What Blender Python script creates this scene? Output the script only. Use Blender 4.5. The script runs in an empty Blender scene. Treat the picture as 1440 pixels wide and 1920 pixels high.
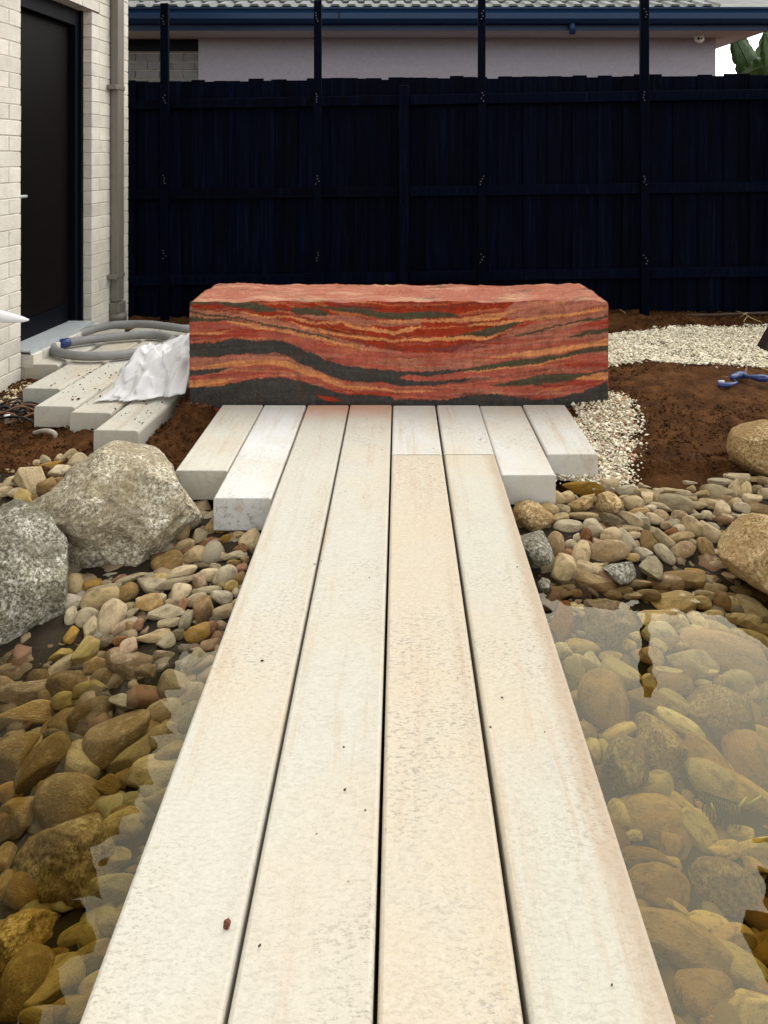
import bpy, bmesh, math, random
import numpy as np
from mathutils import Vector, Matrix, noise as mnoise

rnd = random.Random(7)
C = bpy.context.scene.collection
F, PX, PY, CZ = 1442.0, 749.0, 297.0, 1.15      # focal length, principal point (photo pixels), camera height (m)
WATER = -0.20

# ---------------------------------------------------------------- camera, sky, sun, exposure
cam = bpy.data.cameras.new('camera'); camo = bpy.data.objects.new('camera', cam); C.objects.link(camo)
camo.location = (0, 0, CZ); camo.rotation_euler = (math.radians(90), 0, 0)
cam.sensor_fit = 'HORIZONTAL'; cam.sensor_width = 36; cam.lens = 36 * F / 1440
cam.shift_x = -(PX - 720) / 1440; cam.shift_y = -(960 - PY) / 1440
cam.clip_start = 0.05; cam.clip_end = 500
sc = bpy.context.scene; sc.camera = camo
SUN_EL, SUN_AZ = math.radians(54), math.radians(36)    # azimuth clockwise from +Y: the bright part of the overcast stands behind the fence
w = bpy.data.worlds.new('World'); sc.world = w; w.use_nodes = True
nt = w.node_tree; nt.nodes.clear()
sky = nt.nodes.new('ShaderNodeTexSky'); sky.sky_type = 'NISHITA'; sky.sun_disc = False
sky.sun_elevation = SUN_EL; sky.sun_rotation = SUN_AZ; sky.air_density = 1.0; sky.dust_density = 1.5; sky.ozone_density = 1.0
hs = nt.nodes.new('ShaderNodeHueSaturation'); hs.inputs['Saturation'].default_value = 0.12
bg = nt.nodes.new('ShaderNodeBackground'); bg.inputs['Strength'].default_value = 0.15
wo = nt.nodes.new('ShaderNodeOutputWorld')
wb = nt.nodes.new('ShaderNodeMix'); wb.data_type = 'RGBA'; wb.blend_type = 'MULTIPLY'; wb.inputs[0].default_value = 1; wb.inputs[7].default_value = (1, .985, .93, 1)
nt.links.new(sky.outputs[0], hs.inputs['Color']); nt.links.new(hs.outputs[0], wb.inputs[6]); nt.links.new(wb.outputs[2], bg.inputs['Color']); nt.links.new(bg.outputs[0], wo.inputs['Surface'])
sl = bpy.data.lights.new('sun', 'SUN'); sl.energy = 0.55; sl.angle = math.radians(90); sl.color = (1, .95, .86)
so = bpy.data.objects.new('sun', sl); C.objects.link(so)
sd = Vector((math.sin(SUN_AZ) * math.cos(SUN_EL), math.cos(SUN_AZ) * math.cos(SUN_EL), math.sin(SUN_EL)))
so.rotation_euler = sd.to_track_quat('Z', 'Y').to_euler(); so.location = (6, 2, 9)
sc.view_settings.view_transform = 'Standard'; sc.view_settings.look = 'None'; sc.view_settings.exposure = 1.65; sc.view_settings.gamma = 1
sc.cycles.max_bounces = 8; sc.cycles.transparent_max_bounces = 12

# ---------------------------------------------------------------- helpers
def lin(r, g, b):
    f = lambda c: (c / 255 / 12.92) if c / 255 <= .04045 else ((c / 255 + .055) / 1.055) ** 2.4
    return (f(r), f(g), f(b))
def link(o, parent=None):
    C.objects.link(o)
    if parent is not None: o.parent = parent
    return o
def tag(o, label=None, cat=None, group=None, kind=None):
    if label: o['label'] = label
    if cat: o['category'] = cat
    if group: o['group'] = group
    if kind: o['kind'] = kind
    return o
def empty(name, loc=(0, 0, 0), rz=0):
    o = bpy.data.objects.new(name, None); C.objects.link(o); o.location = loc; o.rotation_euler = (0, 0, rz); o.empty_display_size = .1
    return o
def mesh_obj(name, me, mat=None, parent=None, smooth=False):
    if mat is not None: me.materials.clear(); me.materials.append(mat)
    if smooth: me.polygons.foreach_set('use_smooth', [True] * len(me.polygons))
    return link(bpy.data.objects.new(name, me), parent)
def pyd(name, v, f, mat=None, parent=None, smooth=False):
    me = bpy.data.meshes.new(name); me.from_pydata([tuple(map(float, p)) for p in v], [], [tuple(int(i) for i in q) for q in f]); me.update()
    return mesh_obj(name, me, mat, parent, smooth)
def box_mesh(name, x0, x1, y0, y1, z0, z1, bev=0.0, seg=1):
    bm = bmesh.new(); bmesh.ops.create_cube(bm, size=1)
    for v in bm.verts: v.co = Vector(((x0 + x1) / 2 + v.co.x * (x1 - x0), (y0 + y1) / 2 + v.co.y * (y1 - y0), (z0 + z1) / 2 + v.co.z * (z1 - z0)))
    if bev: bmesh.ops.bevel(bm, geom=bm.edges[:], offset=bev, segments=seg, affect='EDGES', profile=.6)
    me = bpy.data.meshes.new(name); bm.to_mesh(me); bm.free(); return me
def box(name, x0, x1, y0, y1, z0, z1, mat, parent=None, bev=0.0, seg=1):
    return mesh_obj(name, box_mesh(name, x0, x1, y0, y1, z0, z1, bev, seg), mat, parent)
def tube_mesh(name, pts, rad, n=10, caps=True):
    pts = [Vector(p) for p in pts]; V = []; Fc = []
    rads = rad if isinstance(rad, (list, tuple)) else [rad] * len(pts)
    up = Vector((0, 0, 1)); t0 = (pts[1] - pts[0]).normalized()
    if abs(t0.z) > .9: up = Vector((1, 0, 0))
    for i, p in enumerate(pts):
        t = (pts[min(i + 1, len(pts) - 1)] - pts[max(i - 1, 0)]).normalized()
        a = t.cross(up).normalized(); b = a.cross(t); 
        for k in range(n):
            an = 2 * math.pi * k / n; V.append(p + (a * math.cos(an) + b * math.sin(an)) * rads[i])
    for i in range(len(pts) - 1):
        for k in range(n): Fc.append((i * n + k, i * n + (k + 1) % n, (i + 1) * n + (k + 1) % n, (i + 1) * n + k))
    if caps: Fc.append(tuple(range(n))[::-1]); Fc.append(tuple((len(pts) - 1) * n + k for k in range(n)))
    me = bpy.data.meshes.new(name); me.from_pydata(V, [], Fc); me.update(); return me
def tube(name, pts, rad, mat, parent=None, n=10): return mesh_obj(name, tube_mesh(name, pts, rad, n), mat, parent, True)
def prism(name, prof, y0, y1, mat, parent=None):   # profile in (x, z), extruded along y
    n = len(prof); V = [(x, y0, z) for x, z in prof] + [(x, y1, z) for x, z in prof]
    return pyd(name, V, [tuple(range(n)), tuple(range(2 * n - 1, n - 1, -1))] + [((i + 1) % n, i, n + i, n + (i + 1) % n) for i in range(n)], mat, parent)
def xprism(name, prof, x0, x1, mat, parent=None):  # profile in (y, z), extruded along x
    n = len(prof); V = [(x0, y, z) for y, z in prof] + [(x1, y, z) for y, z in prof]
    return pyd(name, V, [tuple(range(n)), tuple(range(2 * n - 1, n - 1, -1))] + [((i + 1) % n, i, n + i, n + (i + 1) % n) for i in range(n)], mat, parent)
def at(px, py, Y): return Vector(((px - PX) / F * Y, Y, CZ - (py - PY) / F * Y))
def on(px, py, z): return at(px, py, F * (CZ - z) / (py - PY))
def vnoise(x, y, seed=0):                          # value noise, numpy
    x = np.asarray(x, float); y = np.asarray(y, float)
    xi = np.floor(x).astype(np.int64); yi = np.floor(y).astype(np.int64); fx = x - xi; fy = y - yi
    def h(a, b):
        n = (a * 374761393 + b * 668265263 + seed * 1274126177) & 0x7fffffff
        n = ((n ^ (n >> 13)) * 1274126177) & 0x7fffffff
        return ((n ^ (n >> 16)) & 0xffff) / 65535.0 * 2 - 1
    fx = fx * fx * (3 - 2 * fx); fy = fy * fy * (3 - 2 * fy)
    return (h(xi, yi) * (1 - fx) + h(xi + 1, yi) * fx) * (1 - fy) + (h(xi, yi + 1) * (1 - fx) + h(xi + 1, yi + 1) * fx) * fy
def fbm(x, y, o=4, seed=0):
    s = 0; a = 1.0
    for k in range(o): s = s + a * vnoise(np.asarray(x) * 2 ** k, np.asarray(y) * 2 ** k, seed + k); a *= .5
    return s

# ---------------------------------------------------------------- materials
class Mt:
    def __init__(s, name, rough=.8, spec=.3):
        s.m = bpy.data.materials.new(name); s.m.use_nodes = True; s.t = s.m.node_tree; s.b = s.t.nodes['Principled BSDF']
        s.b.inputs['Roughness'].default_value = rough; s.b.inputs['Specular IOR Level'].default_value = spec
        s._c = None
    def n(s, typ, **kw):
        x = s.t.nodes.new(typ)
        for k, v in kw.items(): setattr(x, k, v)
        return x
    def l(s, a, b): s.t.links.new(a, b)
    def coord(s, rand=True, scale=(1, 1, 1), world=False):
        tc = s.n('ShaderNodeTexCoord'); mp = s.n('ShaderNodeMapping'); mp.inputs['Scale'].default_value = scale
        if world: g = s.n('ShaderNodeNewGeometry'); s.l(g.outputs['Position'], mp.inputs['Vector'])
        else: s.l(tc.outputs['Object'], mp.inputs['Vector'])
        if rand:
            oi = s.n('ShaderNodeObjectInfo'); mu = s.n('ShaderNodeMath', operation='MULTIPLY'); mu.inputs[1].default_value = 37.0
            s.l(oi.outputs['Random'], mu.inputs[0]); s.l(mu.outputs[0], mp.inputs['Location'])
        return mp.outputs[0]
    def noise(s, vec, scale, detail=4, rough=.55, dist=0):
        x = s.n('ShaderNodeTexNoise'); x.inputs['Scale'].default_value = scale; x.inputs['Detail'].default_value = detail; x.inputs['Roughness'].default_value = rough
        x.inputs['Distortion'].default_value = dist; s.l(vec, x.inputs['Vector']); return x.outputs['Fac']
    def voro(s, vec, scale, out='Distance'):
        x = s.n('ShaderNodeTexVoronoi'); x.inputs['Scale'].default_value = scale; s.l(vec, x.inputs['Vector']); return x.outputs[out]
    def ramp(s, fac, stops):
        x = s.n('ShaderNodeValToRGB'); e = x.color_ramp.elements
        while len(e) < len(stops): e.new(.5)
        for i, (p, c) in enumerate(stops):
            e[i].position = p; e[i].color = (c[0], c[1], c[2], 1) if not isinstance(c, (int, float)) else (c, c, c, 1)
        s.l(fac, x.inputs[0]); return x.outputs[0]
    def mix(s, a, b, fac, mode='MIX'):
        x = s.n('ShaderNodeMix', data_type='RGBA', blend_type=mode)
        for v, k in ((fac, 0), (a, 6), (b, 7)):
            if isinstance(v, (int, float)): x.inputs[k].default_value = v
            elif isinstance(v, tuple): x.inputs[k].default_value = (v[0], v[1], v[2], 1)
            else: s.l(v, x.inputs[k])
        return x.outputs[2]
    def math(s, op, a, b):
        x = s.n('ShaderNodeMath', operation=op)
        for v, k in ((a, 0), (b, 1)):
            if isinstance(v, (int, float)): x.inputs[k].default_value = v
            else: s.l(v, x.inputs[k])
        return x.outputs[0]
    def ocol(s): return s.n('ShaderNodeObjectInfo').outputs['Color']
    def orand(s): return s.n('ShaderNodeObjectInfo').outputs['Random']
    def color(s, c):
        if isinstance(c, tuple): s.b.inputs['Base Color'].default_value = (*c, 1)
        else: s.l(c, s.b.inputs['Base Color'])
        return s
    def bump(s, h, strength=.3, dist=.01):
        x = s.n('ShaderNodeBump'); x.inputs['Strength'].default_value = strength; x.inputs['Distance'].default_value = dist
        s.l(h, x.inputs['Height']); s.l(x.outputs[0], s.b.inputs['Normal']); return s

def simple(name, col, rough=.6, spec=.3, var=.25, scale=12, metal=0, bump=0, stretch=(1, 1, 1), rand=True):
    M = Mt(name, rough, spec); v = M.coord(rand, stretch); nz = M.noise(v, scale, 5)
    lo = tuple(c * (1 - var) for c in col); hi = tuple(min(1, c * (1 + var)) for c in col)
    M.color(M.ramp(nz, [(.3, lo), (.7, hi)])); M.b.inputs['Metallic'].default_value = metal
    if bump: M.bump(nz, bump, .01)
    return M.m

def m_concrete():
    M = Mt('concrete_sleeper', .82, .25); v = M.coord(); vs = M.coord(True, (1, 2.2, 1))
    base = M.ocol()
    big = M.noise(v, 2.3, 3)
    c = M.mix(base, (.48, .40, .285), M.ramp(big, [(.45, 0.0), (.70, .6)]))
    c = M.mix(c, (.45, .415, .355), M.ramp(M.noise(v, 5.1, 3), [(.5, 0.0), (.75, .5)]))
    flake = M.ramp(M.noise(vs, 75, 6, .8), [(.54, 0.0), (.60, 1.0)])
    area = M.ramp(M.noise(v, 2.6, 3), [(.47, .04), (.64, 1.0)])
    c = M.mix(c, (.24, .225, .19), M.math('MULTIPLY', M.math('MULTIPLY', flake, area), .85))
    wh = M.ramp(M.noise(v, 110, 5, .8), [(.46, 0.0), (.64, .3)])
    c = M.mix(c, (.58, .56, .50), wh)
    streak = M.ramp(M.noise(M.coord(True, (11, .7, 6)), 1.6, 6, .75), [(.54, 0.0), (.70, .6)])
    c = M.mix(c, (.40, .30, .20), streak)
    pit = M.ramp(M.noise(v, 230, 3, .8), [(.30, .7), (.38, 0.0)]); c = M.mix(c, (.22, .19, .14), M.math('MULTIPLY', pit, .6))
    dots = M.ramp(M.voro(v, 38), [(.05, 1.0), (.10, 0.0)])
    dm = M.ramp(M.noise(v, 30, 2), [(.66, 0.0), (.70, 1.0)])
    c = M.mix(c, (.12, .10, .07), M.math('MULTIPLY', dots, M.math('MULTIPLY', dm, .8)))
    # red earth rubbed off the block: only on sleepers that carry obj["stain"] and only at their end, with a ragged edge
    at_ = M.n('ShaderNodeAttribute', attribute_type='OBJECT', attribute_name='stain')
    tc = M.n('ShaderNodeTexCoord'); sp = M.n('ShaderNodeSeparateXYZ'); M.l(tc.outputs['Object'], sp.inputs[0])
    yy = M.math('ADD', sp.outputs['Y'], M.math('MULTIPLY', M.noise(v, 14, 4), .12))
    mk = M.n('ShaderNodeMapRange'); mk.inputs['From Min'].default_value = -.17; mk.inputs['From Max'].default_value = .02; M.l(yy, mk.inputs['Value'])
    c = M.mix(c, (.55, .22, .12), M.math('MULTIPLY', mk.outputs[0], M.math('MULTIPLY', at_.outputs['Fac'], .6)))
    es = M.n('ShaderNodeAttribute', attribute_type='OBJECT', attribute_name='edge_stain')
    ex = M.math('ADD', sp.outputs['X'], M.math('MULTIPLY', M.noise(M.coord(True, (1, .45, 1)), 7, 6, .7), .075))
    mk2 = M.n('ShaderNodeMapRange'); mk2.inputs['From Min'].default_value = .085; mk2.inputs['From Max'].default_value = .115; M.l(ex, mk2.inputs['Value'])
    c = M.mix(c, (.36, .26, .17), M.math('MULTIPLY', mk2.outputs[0], M.math('MULTIPLY', es.outputs['Fac'], .6)))
    M.color(c)
    h = M.math('ADD', M.math('MULTIPLY', M.noise(v, 160, 3), .5), flake)
    M.bump(h, .4, .002); return M.m
def m_granite(name, cols, moss=0.0, scale=1.0, rough=.9):
    M = Mt(name, rough, .2); v = M.coord()
    a = M.noise(v, 95 * scale, 4, .8); b = M.noise(v, 6 * scale, 5, .65, .4); d = M.voro(v, 130 * scale)
    c = M.ramp(a, [(.34, cols[0]), (.45, cols[1]), (.55, cols[2]), (.66, cols[3])])
    c = M.mix(c, cols[4], M.ramp(b, [(.40, .75), (.60, 0.0)]))
    c = M.mix(c, cols[3], M.math('MULTIPLY', M.ramp(M.noise(v, 9 * scale, 6, .7), [(.52, 0.0), (.66, 1.0)]), M.ramp(a, [(.45, 0.0), (.55, .8)])))
    c = M.mix(c, cols[0], M.math('MULTIPLY', M.ramp(d, [(.12, .85), (.3, 0.0)]), .8))
    if moss: c = M.mix(c, (.12, .12, .03), M.ramp(M.noise(v, 3.5, 5, .7), [(.50, 0.0), (.66, moss)]))
    M.color(c); M.bump(M.math('ADD', M.math('MULTIPLY', M.noise(v, 60 * scale, 6, .75), .6), M.math('MULTIPLY', M.noise(v, 18 * scale, 5), 1.0)), .9, .012); return M.m
def m_pebble():
    M = Mt('river_stone', .72, .3); v = M.coord()
    nz = M.noise(v, 1.4, 5, .6, .3); c = M.ocol()
    c = M.mix(c, (.16, .11, .06), M.ramp(nz, [(.36, .55), (.52, 0.0)]))
    c = M.mix(c, (.60, .50, .33), M.ramp(M.noise(v, 2.6, 6, .75), [(.50, 0.0), (.70, .55)]))
    c = M.mix(c, (.10, .065, .03), M.ramp(M.noise(M.coord(True, (1, 1, 5)), 1.6, 4, .6, 1.0), [(.60, 0.0), (.68, .35), (.74, 0.0)]))
    hv = M.n('ShaderNodeHueSaturation'); M.l(c, hv.inputs['Color']); M.l(M.ramp(M.orand(), [(0, .70), (1, 1.25)]), hv.inputs['Value'])
    M.l(M.ramp(M.n('ShaderNodeObjectInfo').outputs['Random'], [(0, 1.25), (1, .95)]), hv.inputs['Saturation'])
    c = M.mix(hv.outputs[0], (.1, .07, .035), M.ramp(M.noise(v, 16, 4, .85), [(.34, .6), (.46, 0.0)]))
    M.color(c); M.bump(M.math('ADD', M.noise(v, 9, 6, .7), M.math('MULTIPLY', M.noise(v, 40, 3, .7), .4)), .55, .06); return M.m
def m_soil():
    M = Mt('soil', .95, .1); v = M.coord(False)
    c = M.ramp(M.noise(v, 9, 8, .7), [(.33, (.045, .018, .006)), (.52, (.10, .041, .013)), (.70, (.17, .076, .027))])
    c = M.mix(c, (.20, .11, .05), M.ramp(M.noise(v, 55, 4, .8), [(.58, 0.0), (.72, .6)]))
    M.color(c); M.bump(M.noise(v, 45, 8, .75), .9, .03); return M.m
def m_gravel():
    M = Mt('crushed_rock', .9, .2); v = M.coord(False)
    cell = M.voro(v, 70, 'Color'); sep = M.n('ShaderNodeSeparateColor'); M.l(cell, sep.inputs[0])
    c = M.ramp(sep.outputs[0], [(0, (.26, .21, .13)), (.5, (.50, .44, .31)), (1, (.68, .63, .50))]); M.color(c)
    M.bump(M.voro(v, 70), .8, .01); return M.m
def m_paint_timber():
    M = Mt('painted_fence', .55, .05); v = M.coord(True, (14, 14, .7)); v2 = M.coord(True)
    g = M.noise(v, 3, 6, .7); c = M.ramp(g, [(.35, (.00012, .0005, .0030)), (.55, (.0004, .0017, .0075)), (.75, (.0014, .0064, .0185))])
    c = M.mix(c, (.005, .014, .026), M.ramp(M.noise(M.coord(True, (7, 7, .5)), 2.4, 4, .7), [(.60, 0.0), (.78, .6)]))
    hv = M.n('ShaderNodeHueSaturation'); M.l(c, hv.inputs['Color']); M.l(M.ramp(M.orand(), [(0, .7), (1, 1.4)]), hv.inputs['Value']); c = hv.outputs[0]
    M.color(c); M.bump(g, .4, .006); M.b.inputs['Roughness'].default_value = .75; return M.m
def m_brick():
    M = Mt('white_brick', .92, .2); v = M.coord()
    c = M.ramp(M.noise(v, 7, 5, .6), [(.3, (.60, .56, .49)), (.7, (.74, .70, .62))])
    hv = M.n('ShaderNodeHueSaturation'); M.l(c, hv.inputs['Color']); M.l(M.ramp(M.orand(), [(0, .88), (1, 1.08)]), hv.inputs['Value'])
    c = M.mix(hv.outputs[0], (.2, .17, .12), M.ramp(M.noise(v, 120, 3, .8), [(.28, .8), (.37, 0.0)]))
    M.color(c); M.bump(M.math('ADD', M.noise(v, 110, 5, .8), M.math('MULTIPLY', M.noise(v, 25, 4), 1.0)), .8, .006); return M.m
def m_water():
    m = bpy.data.materials.new('pond_water'); m.use_nodes = True; t = m.node_tree; t.nodes.clear(); N = t.nodes.new; L = t.links.new
    o = N('ShaderNodeOutputMaterial'); fr = N('ShaderNodeFresnel'); fr.inputs['IOR'].default_value = 1.33
    tr = N('ShaderNodeBsdfTransparent'); tr.inputs['Color'].default_value = (.97, .97, .95, 1)
    gl = N('ShaderNodeBsdfGlossy'); gl.inputs['Roughness'].default_value = 0.0; gl.inputs['Color'].default_value = (.95, .90, .72, 1)
    g = N('ShaderNodeNewGeometry'); mp = N('ShaderNodeMapping'); mp.inputs['Scale'].default_value = (1, 1, 1); nz = N('ShaderNodeTexNoise'); nz.inputs['Scale'].default_value = 5.5; nz.inputs['Detail'].default_value = 1.5
    bp = N('ShaderNodeBump'); bp.inputs['Strength'].default_value = .06; bp.inputs['Distance'].default_value = .05
    L(g.outputs['Position'], mp.inputs[0]); L(mp.outputs[0], nz.inputs['Vector']); L(nz.outputs['Fac'], bp.inputs['Height'])
    L(bp.outputs[0], gl.inputs['Normal']); L(bp.outputs[0], fr.inputs['Normal'])
    mx = N('ShaderNodeMixShader'); L(fr.outputs[0], mx.inputs[0]); L(tr.outputs[0], mx.inputs[1]); L(gl.outputs[0], mx.inputs[2]); L(mx.outputs[0], o.inputs['Surface'])
    va = N('ShaderNodeVolumeAbsorption'); va.inputs['Color'].default_value = (.80, .68, .0, 1); va.inputs['Density'].default_value = 2.5
    L(va.outputs[0], o.inputs['Volume']); return m
def m_earth():
    M = Mt('rammed_earth', .95, .12); v = M.coord(False)
    a = M.n('ShaderNodeAttribute', attribute_name='strata'); c = a.outputs['Color']
    c = M.mix(c, (.03, .02, .015), M.ramp(M.noise(v, 190, 3, .8), [(.30, .8), (.42, 0.0)]))
    c = M.mix(c, (.55, .36, .24), M.ramp(M.noise(v, 150, 3, .8), [(.64, 0.0), (.74, .7)]))
    ml = M.noise(M.coord(False, (1, 1, .35)), 24, 6, .7); c = M.mix(c, (.10, .05, .03), M.ramp(ml, [(.30, .45), (.48, 0.0)]))
    M.color(c); M.bump(M.noise(v, 170, 5, .8), .8, .007); return M.m
def m_crust():
    M = Mt('rammed_earth_top', .95, .12); v = M.coord(False); vx = M.coord(False, (1, 3.2, 1))
    c = M.ramp(M.noise(vx, 3.2, 5, .65), [(.32, (.36, .11, .065)), (.48, (.42, .15, .10)), (.58, (.50, .24, .16)), (.70, (.60, .38, .20))])
    c = M.mix(c, (.10, .09, .06), M.ramp(M.noise(M.coord(False, (1.6, 4, 1)), 2.1, 4, .6), [(.57, 0.0), (.68, .7)]))
    c = M.mix(c, (.66, .42, .24), M.ramp(M.noise(v, 60, 4, .8), [(.56, 0.0), (.70, .7)]))
    M.color(c); M.bump(M.noise(v, 70, 7, .8), .9, .02); return M.m
def m_plastic():
    M = Mt('white_plastic', .25, .5); M.color((.88, .88, .89)); v = M.coord(); M.bump(M.noise(v, 22, 4, .6), .3, .015)
    tl = M.n('ShaderNodeBsdfTranslucent'); tl.inputs['Color'].default_value = (.8, .8, .82, 1); tp = M.n('ShaderNodeBsdfTransparent'); m1 = M.n('ShaderNodeMixShader'); m2 = M.n('ShaderNodeMixShader'); m1.inputs[0].default_value = .3; m2.inputs[0].default_value = .08
    out = M.t.nodes['Material Output']; M.l(M.b.outputs[0], m1.inputs[1]); M.l(tl.outputs[0], m1.inputs[2]); M.l(m1.outputs[0], m2.inputs[1]); M.l(tp.outputs[0], m2.inputs[2]); M.l(m2.outputs[0], out.inputs['Surface']); return M.m
def m_leaf():
    M = Mt('banana_leaf', .4, .4); v = M.coord(True, (1, 1, 1)); c = M.ramp(M.noise(v, 6, 4), [(.3, (.012, .045, .008)), (.7, (.05, .11, .018))]); wv = M.n('ShaderNodeTexWave'); wv.inputs['Scale'].default_value = 9; wv.inputs['Distortion'].default_value = 1.5; M.l(M.coord(True, (1, 1, .8)), wv.inputs['Vector']); c = M.mix(c, (.10, .15, .03), M.ramp(wv.outputs['Fac'], [(.6, 0.0), (1, .5)])); M.color(c); return M.m
CONC = m_concrete(); PEB = m_pebble(); SOIL = m_soil(); GRAV = m_gravel(); FENCE = m_paint_timber(); BRICK = m_brick(); WATERM = m_water(); EARTH = m_earth(); CRUST = m_crust(); PLAST = m_plastic(); LEAF = m_leaf()
GR_A = m_granite('granite_grey', [(.055, .045, .03), (.29, .25, .175), (.52, .47, .36), (.82, .78, .67), (.22, .175, .10)])
GR_B = m_granite('granite_pale', [(.03, .028, .02), (.16, .145, .105), (.36, .34, .275), (.68, .66, .59), (.10, .09, .06)], moss=.35)
GR_C = m_granite('granite_tan', [(.10, .06, .025), (.30, .19, .08), (.48, .35, .17), (.66, .54, .33), (.28, .17, .07)])
GR_D = m_granite('granite_rose', [(.07, .05, .03), (.22, .16, .09), (.36, .28, .17), (.50, .42, .29), (.20, .13, .065)])
MORTAR = simple('mortar', (.55, .51, .44), .95, .1); DOORM = simple('door_paint', (.0028, .0017, .0018), .5, .12, .2); FRAMEM = simple('frame_paint', (.0008, .0014, .0042), .5, .12, .15)
PIPEM = simple('downpipe_paint', (.16, .145, .12), .45, .4, .08); ALU = simple('aluminium', (.50, .54, .56), .4, .5, .1, 20, .2); HOSE = simple('grey_hose', (.22, .22, .215), .5, .4, .12)
BLUE = simple('blue_plastic', (.012, .03, .13), .35, .5, .2); BLACKP = simple('black_plastic', (.008, .008, .009), .45, .4, .2); STEEL = simple('post_paint', (.0004, .0017, .0062), .6, .03, .2)
SCREW = simple('screw_metal', (.12, .12, .13), .4, .3, .1, 10, .2); RENDERW = simple('render', (.34, .32, .37), .9, .15, .06, 30, 0, .2); GUTTERM = simple('gutter_blue', (.006, .024, .068), .42, .25, .08)
SOFFIT = simple('soffit_paint', (.5, .5, .5), .7, .2, .05); TILEM = simple('roof_tile', (.15, .155, .15), .8, .2, .2, 8, 0, .3); DARKBRICK = simple('grey_brick', (.20, .205, .20), .9, .15, .12, 9)
RUSTY = simple('rusty_bar', (.16, .085, .05), .7, .3, .3); WOODDARK = simple('dark_timber', (.020, .006, .005), .6, .3, .3, 6, 0, .3, (1, 1, 8)); DRYGRASS = simple('dry_grass', (.45, .33, .16), .8, .2, .2)
CAMW = simple('camera_white', (.62, .62, .62), .4, .4, .05); TILEDARK = simple('roof_tile_dark', (.05, .045, .04), .8, .2, .2); BANTRUNK = simple('banana_stem', (.10, .13, .05), .6, .3, .3)

# ---------------------------------------------------------------- ground
def interp(y, pts): return np.interp(y, [p[0] for p in pts], [p[1] for p in pts])
LB = [(-1.5, -.52), (1.2, -.51), (1.5, -.48), (1.7, -.42), (1.95, -.30), (2.12, -.205), (2.35, -.155), (2.6, -.125), (3.0, -.105), (3.3, -.105), (9, -.10)]
RB = [(-1.5, -.52), (1.5, -.51), (1.9, -.46), (2.15, -.37), (2.38, -.25), (2.52, -.185), (2.7, -.135), (2.98, -.10), (3.25, -.07), (3.6, -.01), (9, 0.0)]
def bank(x, y):
    x = np.asarray(x, float); y = np.asarray(y, float)
    t = np.clip((x + .43) / .80, 0, 1); z = interp(y, LB) * (1 - t) + interp(y, RB) * t
    near = np.clip((x + 1.22) / .2, 0, 1) * np.clip((y - 3.3) / .3, 0, 1)      # earth made up around the block
    z = np.where(x < -.4, z + near * (np.clip(-.01 - z, 0, 1)), z)
    u = np.clip((x + .87) / .02, 0, 1) * np.clip((.81 - x) / .02, 0, 1) * np.clip((3.63 - y) / .02, 0, 1); z = np.where(u > 0, np.minimum(z, -.05), z)
    u = ((x < -1.05) & (x > -2.2) & (y > 3.2) & (y < 5.6)); z = np.where(u, np.minimum(z, -.09), z)
    side = np.clip((np.abs(x) - 2.0) / .5, 0, 1); z = np.where(y < 2.9, z * (1 - side) + side * np.maximum(z, -.12), z)
    back = np.clip((-1.0 - y) / .5, 0, 1); z = z * (1 - back) + back * np.maximum(z, -.12)
    return z
def inpoly(x, y, poly):
    x = np.asarray(x); y = np.asarray(y); r = np.zeros(x.shape, bool); n = len(poly)
    for i in range(n):
        x1, y1 = poly[i]; x2, y2 = poly[(i + 1) % n]
        if y1 == y2: continue
        r ^= ((y1 > y) != (y2 > y)) & (x < (x2 - x1) * (y - y1) / (y2 - y1) + x1)
    return r
g0 = lambda px, py, z=0.0: tuple(on(px, py, z)[:2])
PATH = [g0(1120, 690), g0(1142, 684), g0(1230, 681), g0(1330, 684), g0(1400, 687), g0(1500, 695), g0(1560, 640), g0(1520, 610), g0(1440, 614), g0(1350, 615), g0(1270, 617), g0(1200, 624), g0(1142, 630), g0(1090, 632)]
PATCH = [(.60, 3.62), g0(1142, 736), g0(1172, 752, -.02), g0(1200, 790, -.03), g0(1190, 830, -.05), g0(1185, 880, -.08), g0(1190, 912, -.10), g0(1120, 915, -.10), g0(1050, 905, -.1), (.60, 2.95), (.60, 3.3)]
PATCH2 = [g0(-20, 775, -.1), g0(-20, 700, -.1), g0(45, 690, -.1), g0(60, 720, -.1), g0(55, 752, -.1), g0(30, 772, -.1)]
xs = np.unique(np.round(np.concatenate([np.linspace(-40, -3, 10), np.linspace(-3, -2.2, 12), np.arange(-2.2, 3.0, .022), np.linspace(3, 4, 10), np.linspace(4, 40, 10)]), 4))
ys = np.unique(np.round(np.concatenate([np.linspace(-40, -2, 10), np.linspace(-2, .6, 30), np.arange(.6, 6.2, .022), np.linspace(6.2, 8, 12), np.linspace(8, 60, 12)]), 4))
X, Y = np.meshgrid(xs, ys); Z = bank(X, Y)
rough = fbm(X * 5, Y * 5, 3, 3) * .012 + np.abs(fbm(X * 16, Y * 16, 3, 9)) * .018
Z = Z + np.where((np.abs(X) < 4) & (Y < 7), rough, 0) * np.where((X > -.9) & (X < .83) & (Y < 3.7), .2, 1) - np.where((Y < 3.1) & (np.abs(X) < 3), .03, 0)
mound = np.exp(-((X - 1.75) / .55) ** 2 - ((Y - 3.9) / .35) ** 2) * .02 + np.exp(-((X - 1.2) / .35) ** 2 - ((Y - 5.45) / .18) ** 2) * .05; Z = Z + mound
nx, ny = len(xs), len(ys)
ii = np.arange(nx * ny).reshape(ny, nx); q = np.stack([ii[:-1, :-1], ii[:-1, 1:], ii[1:, 1:], ii[1:, :-1]], -1).reshape(-1, 4)
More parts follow.
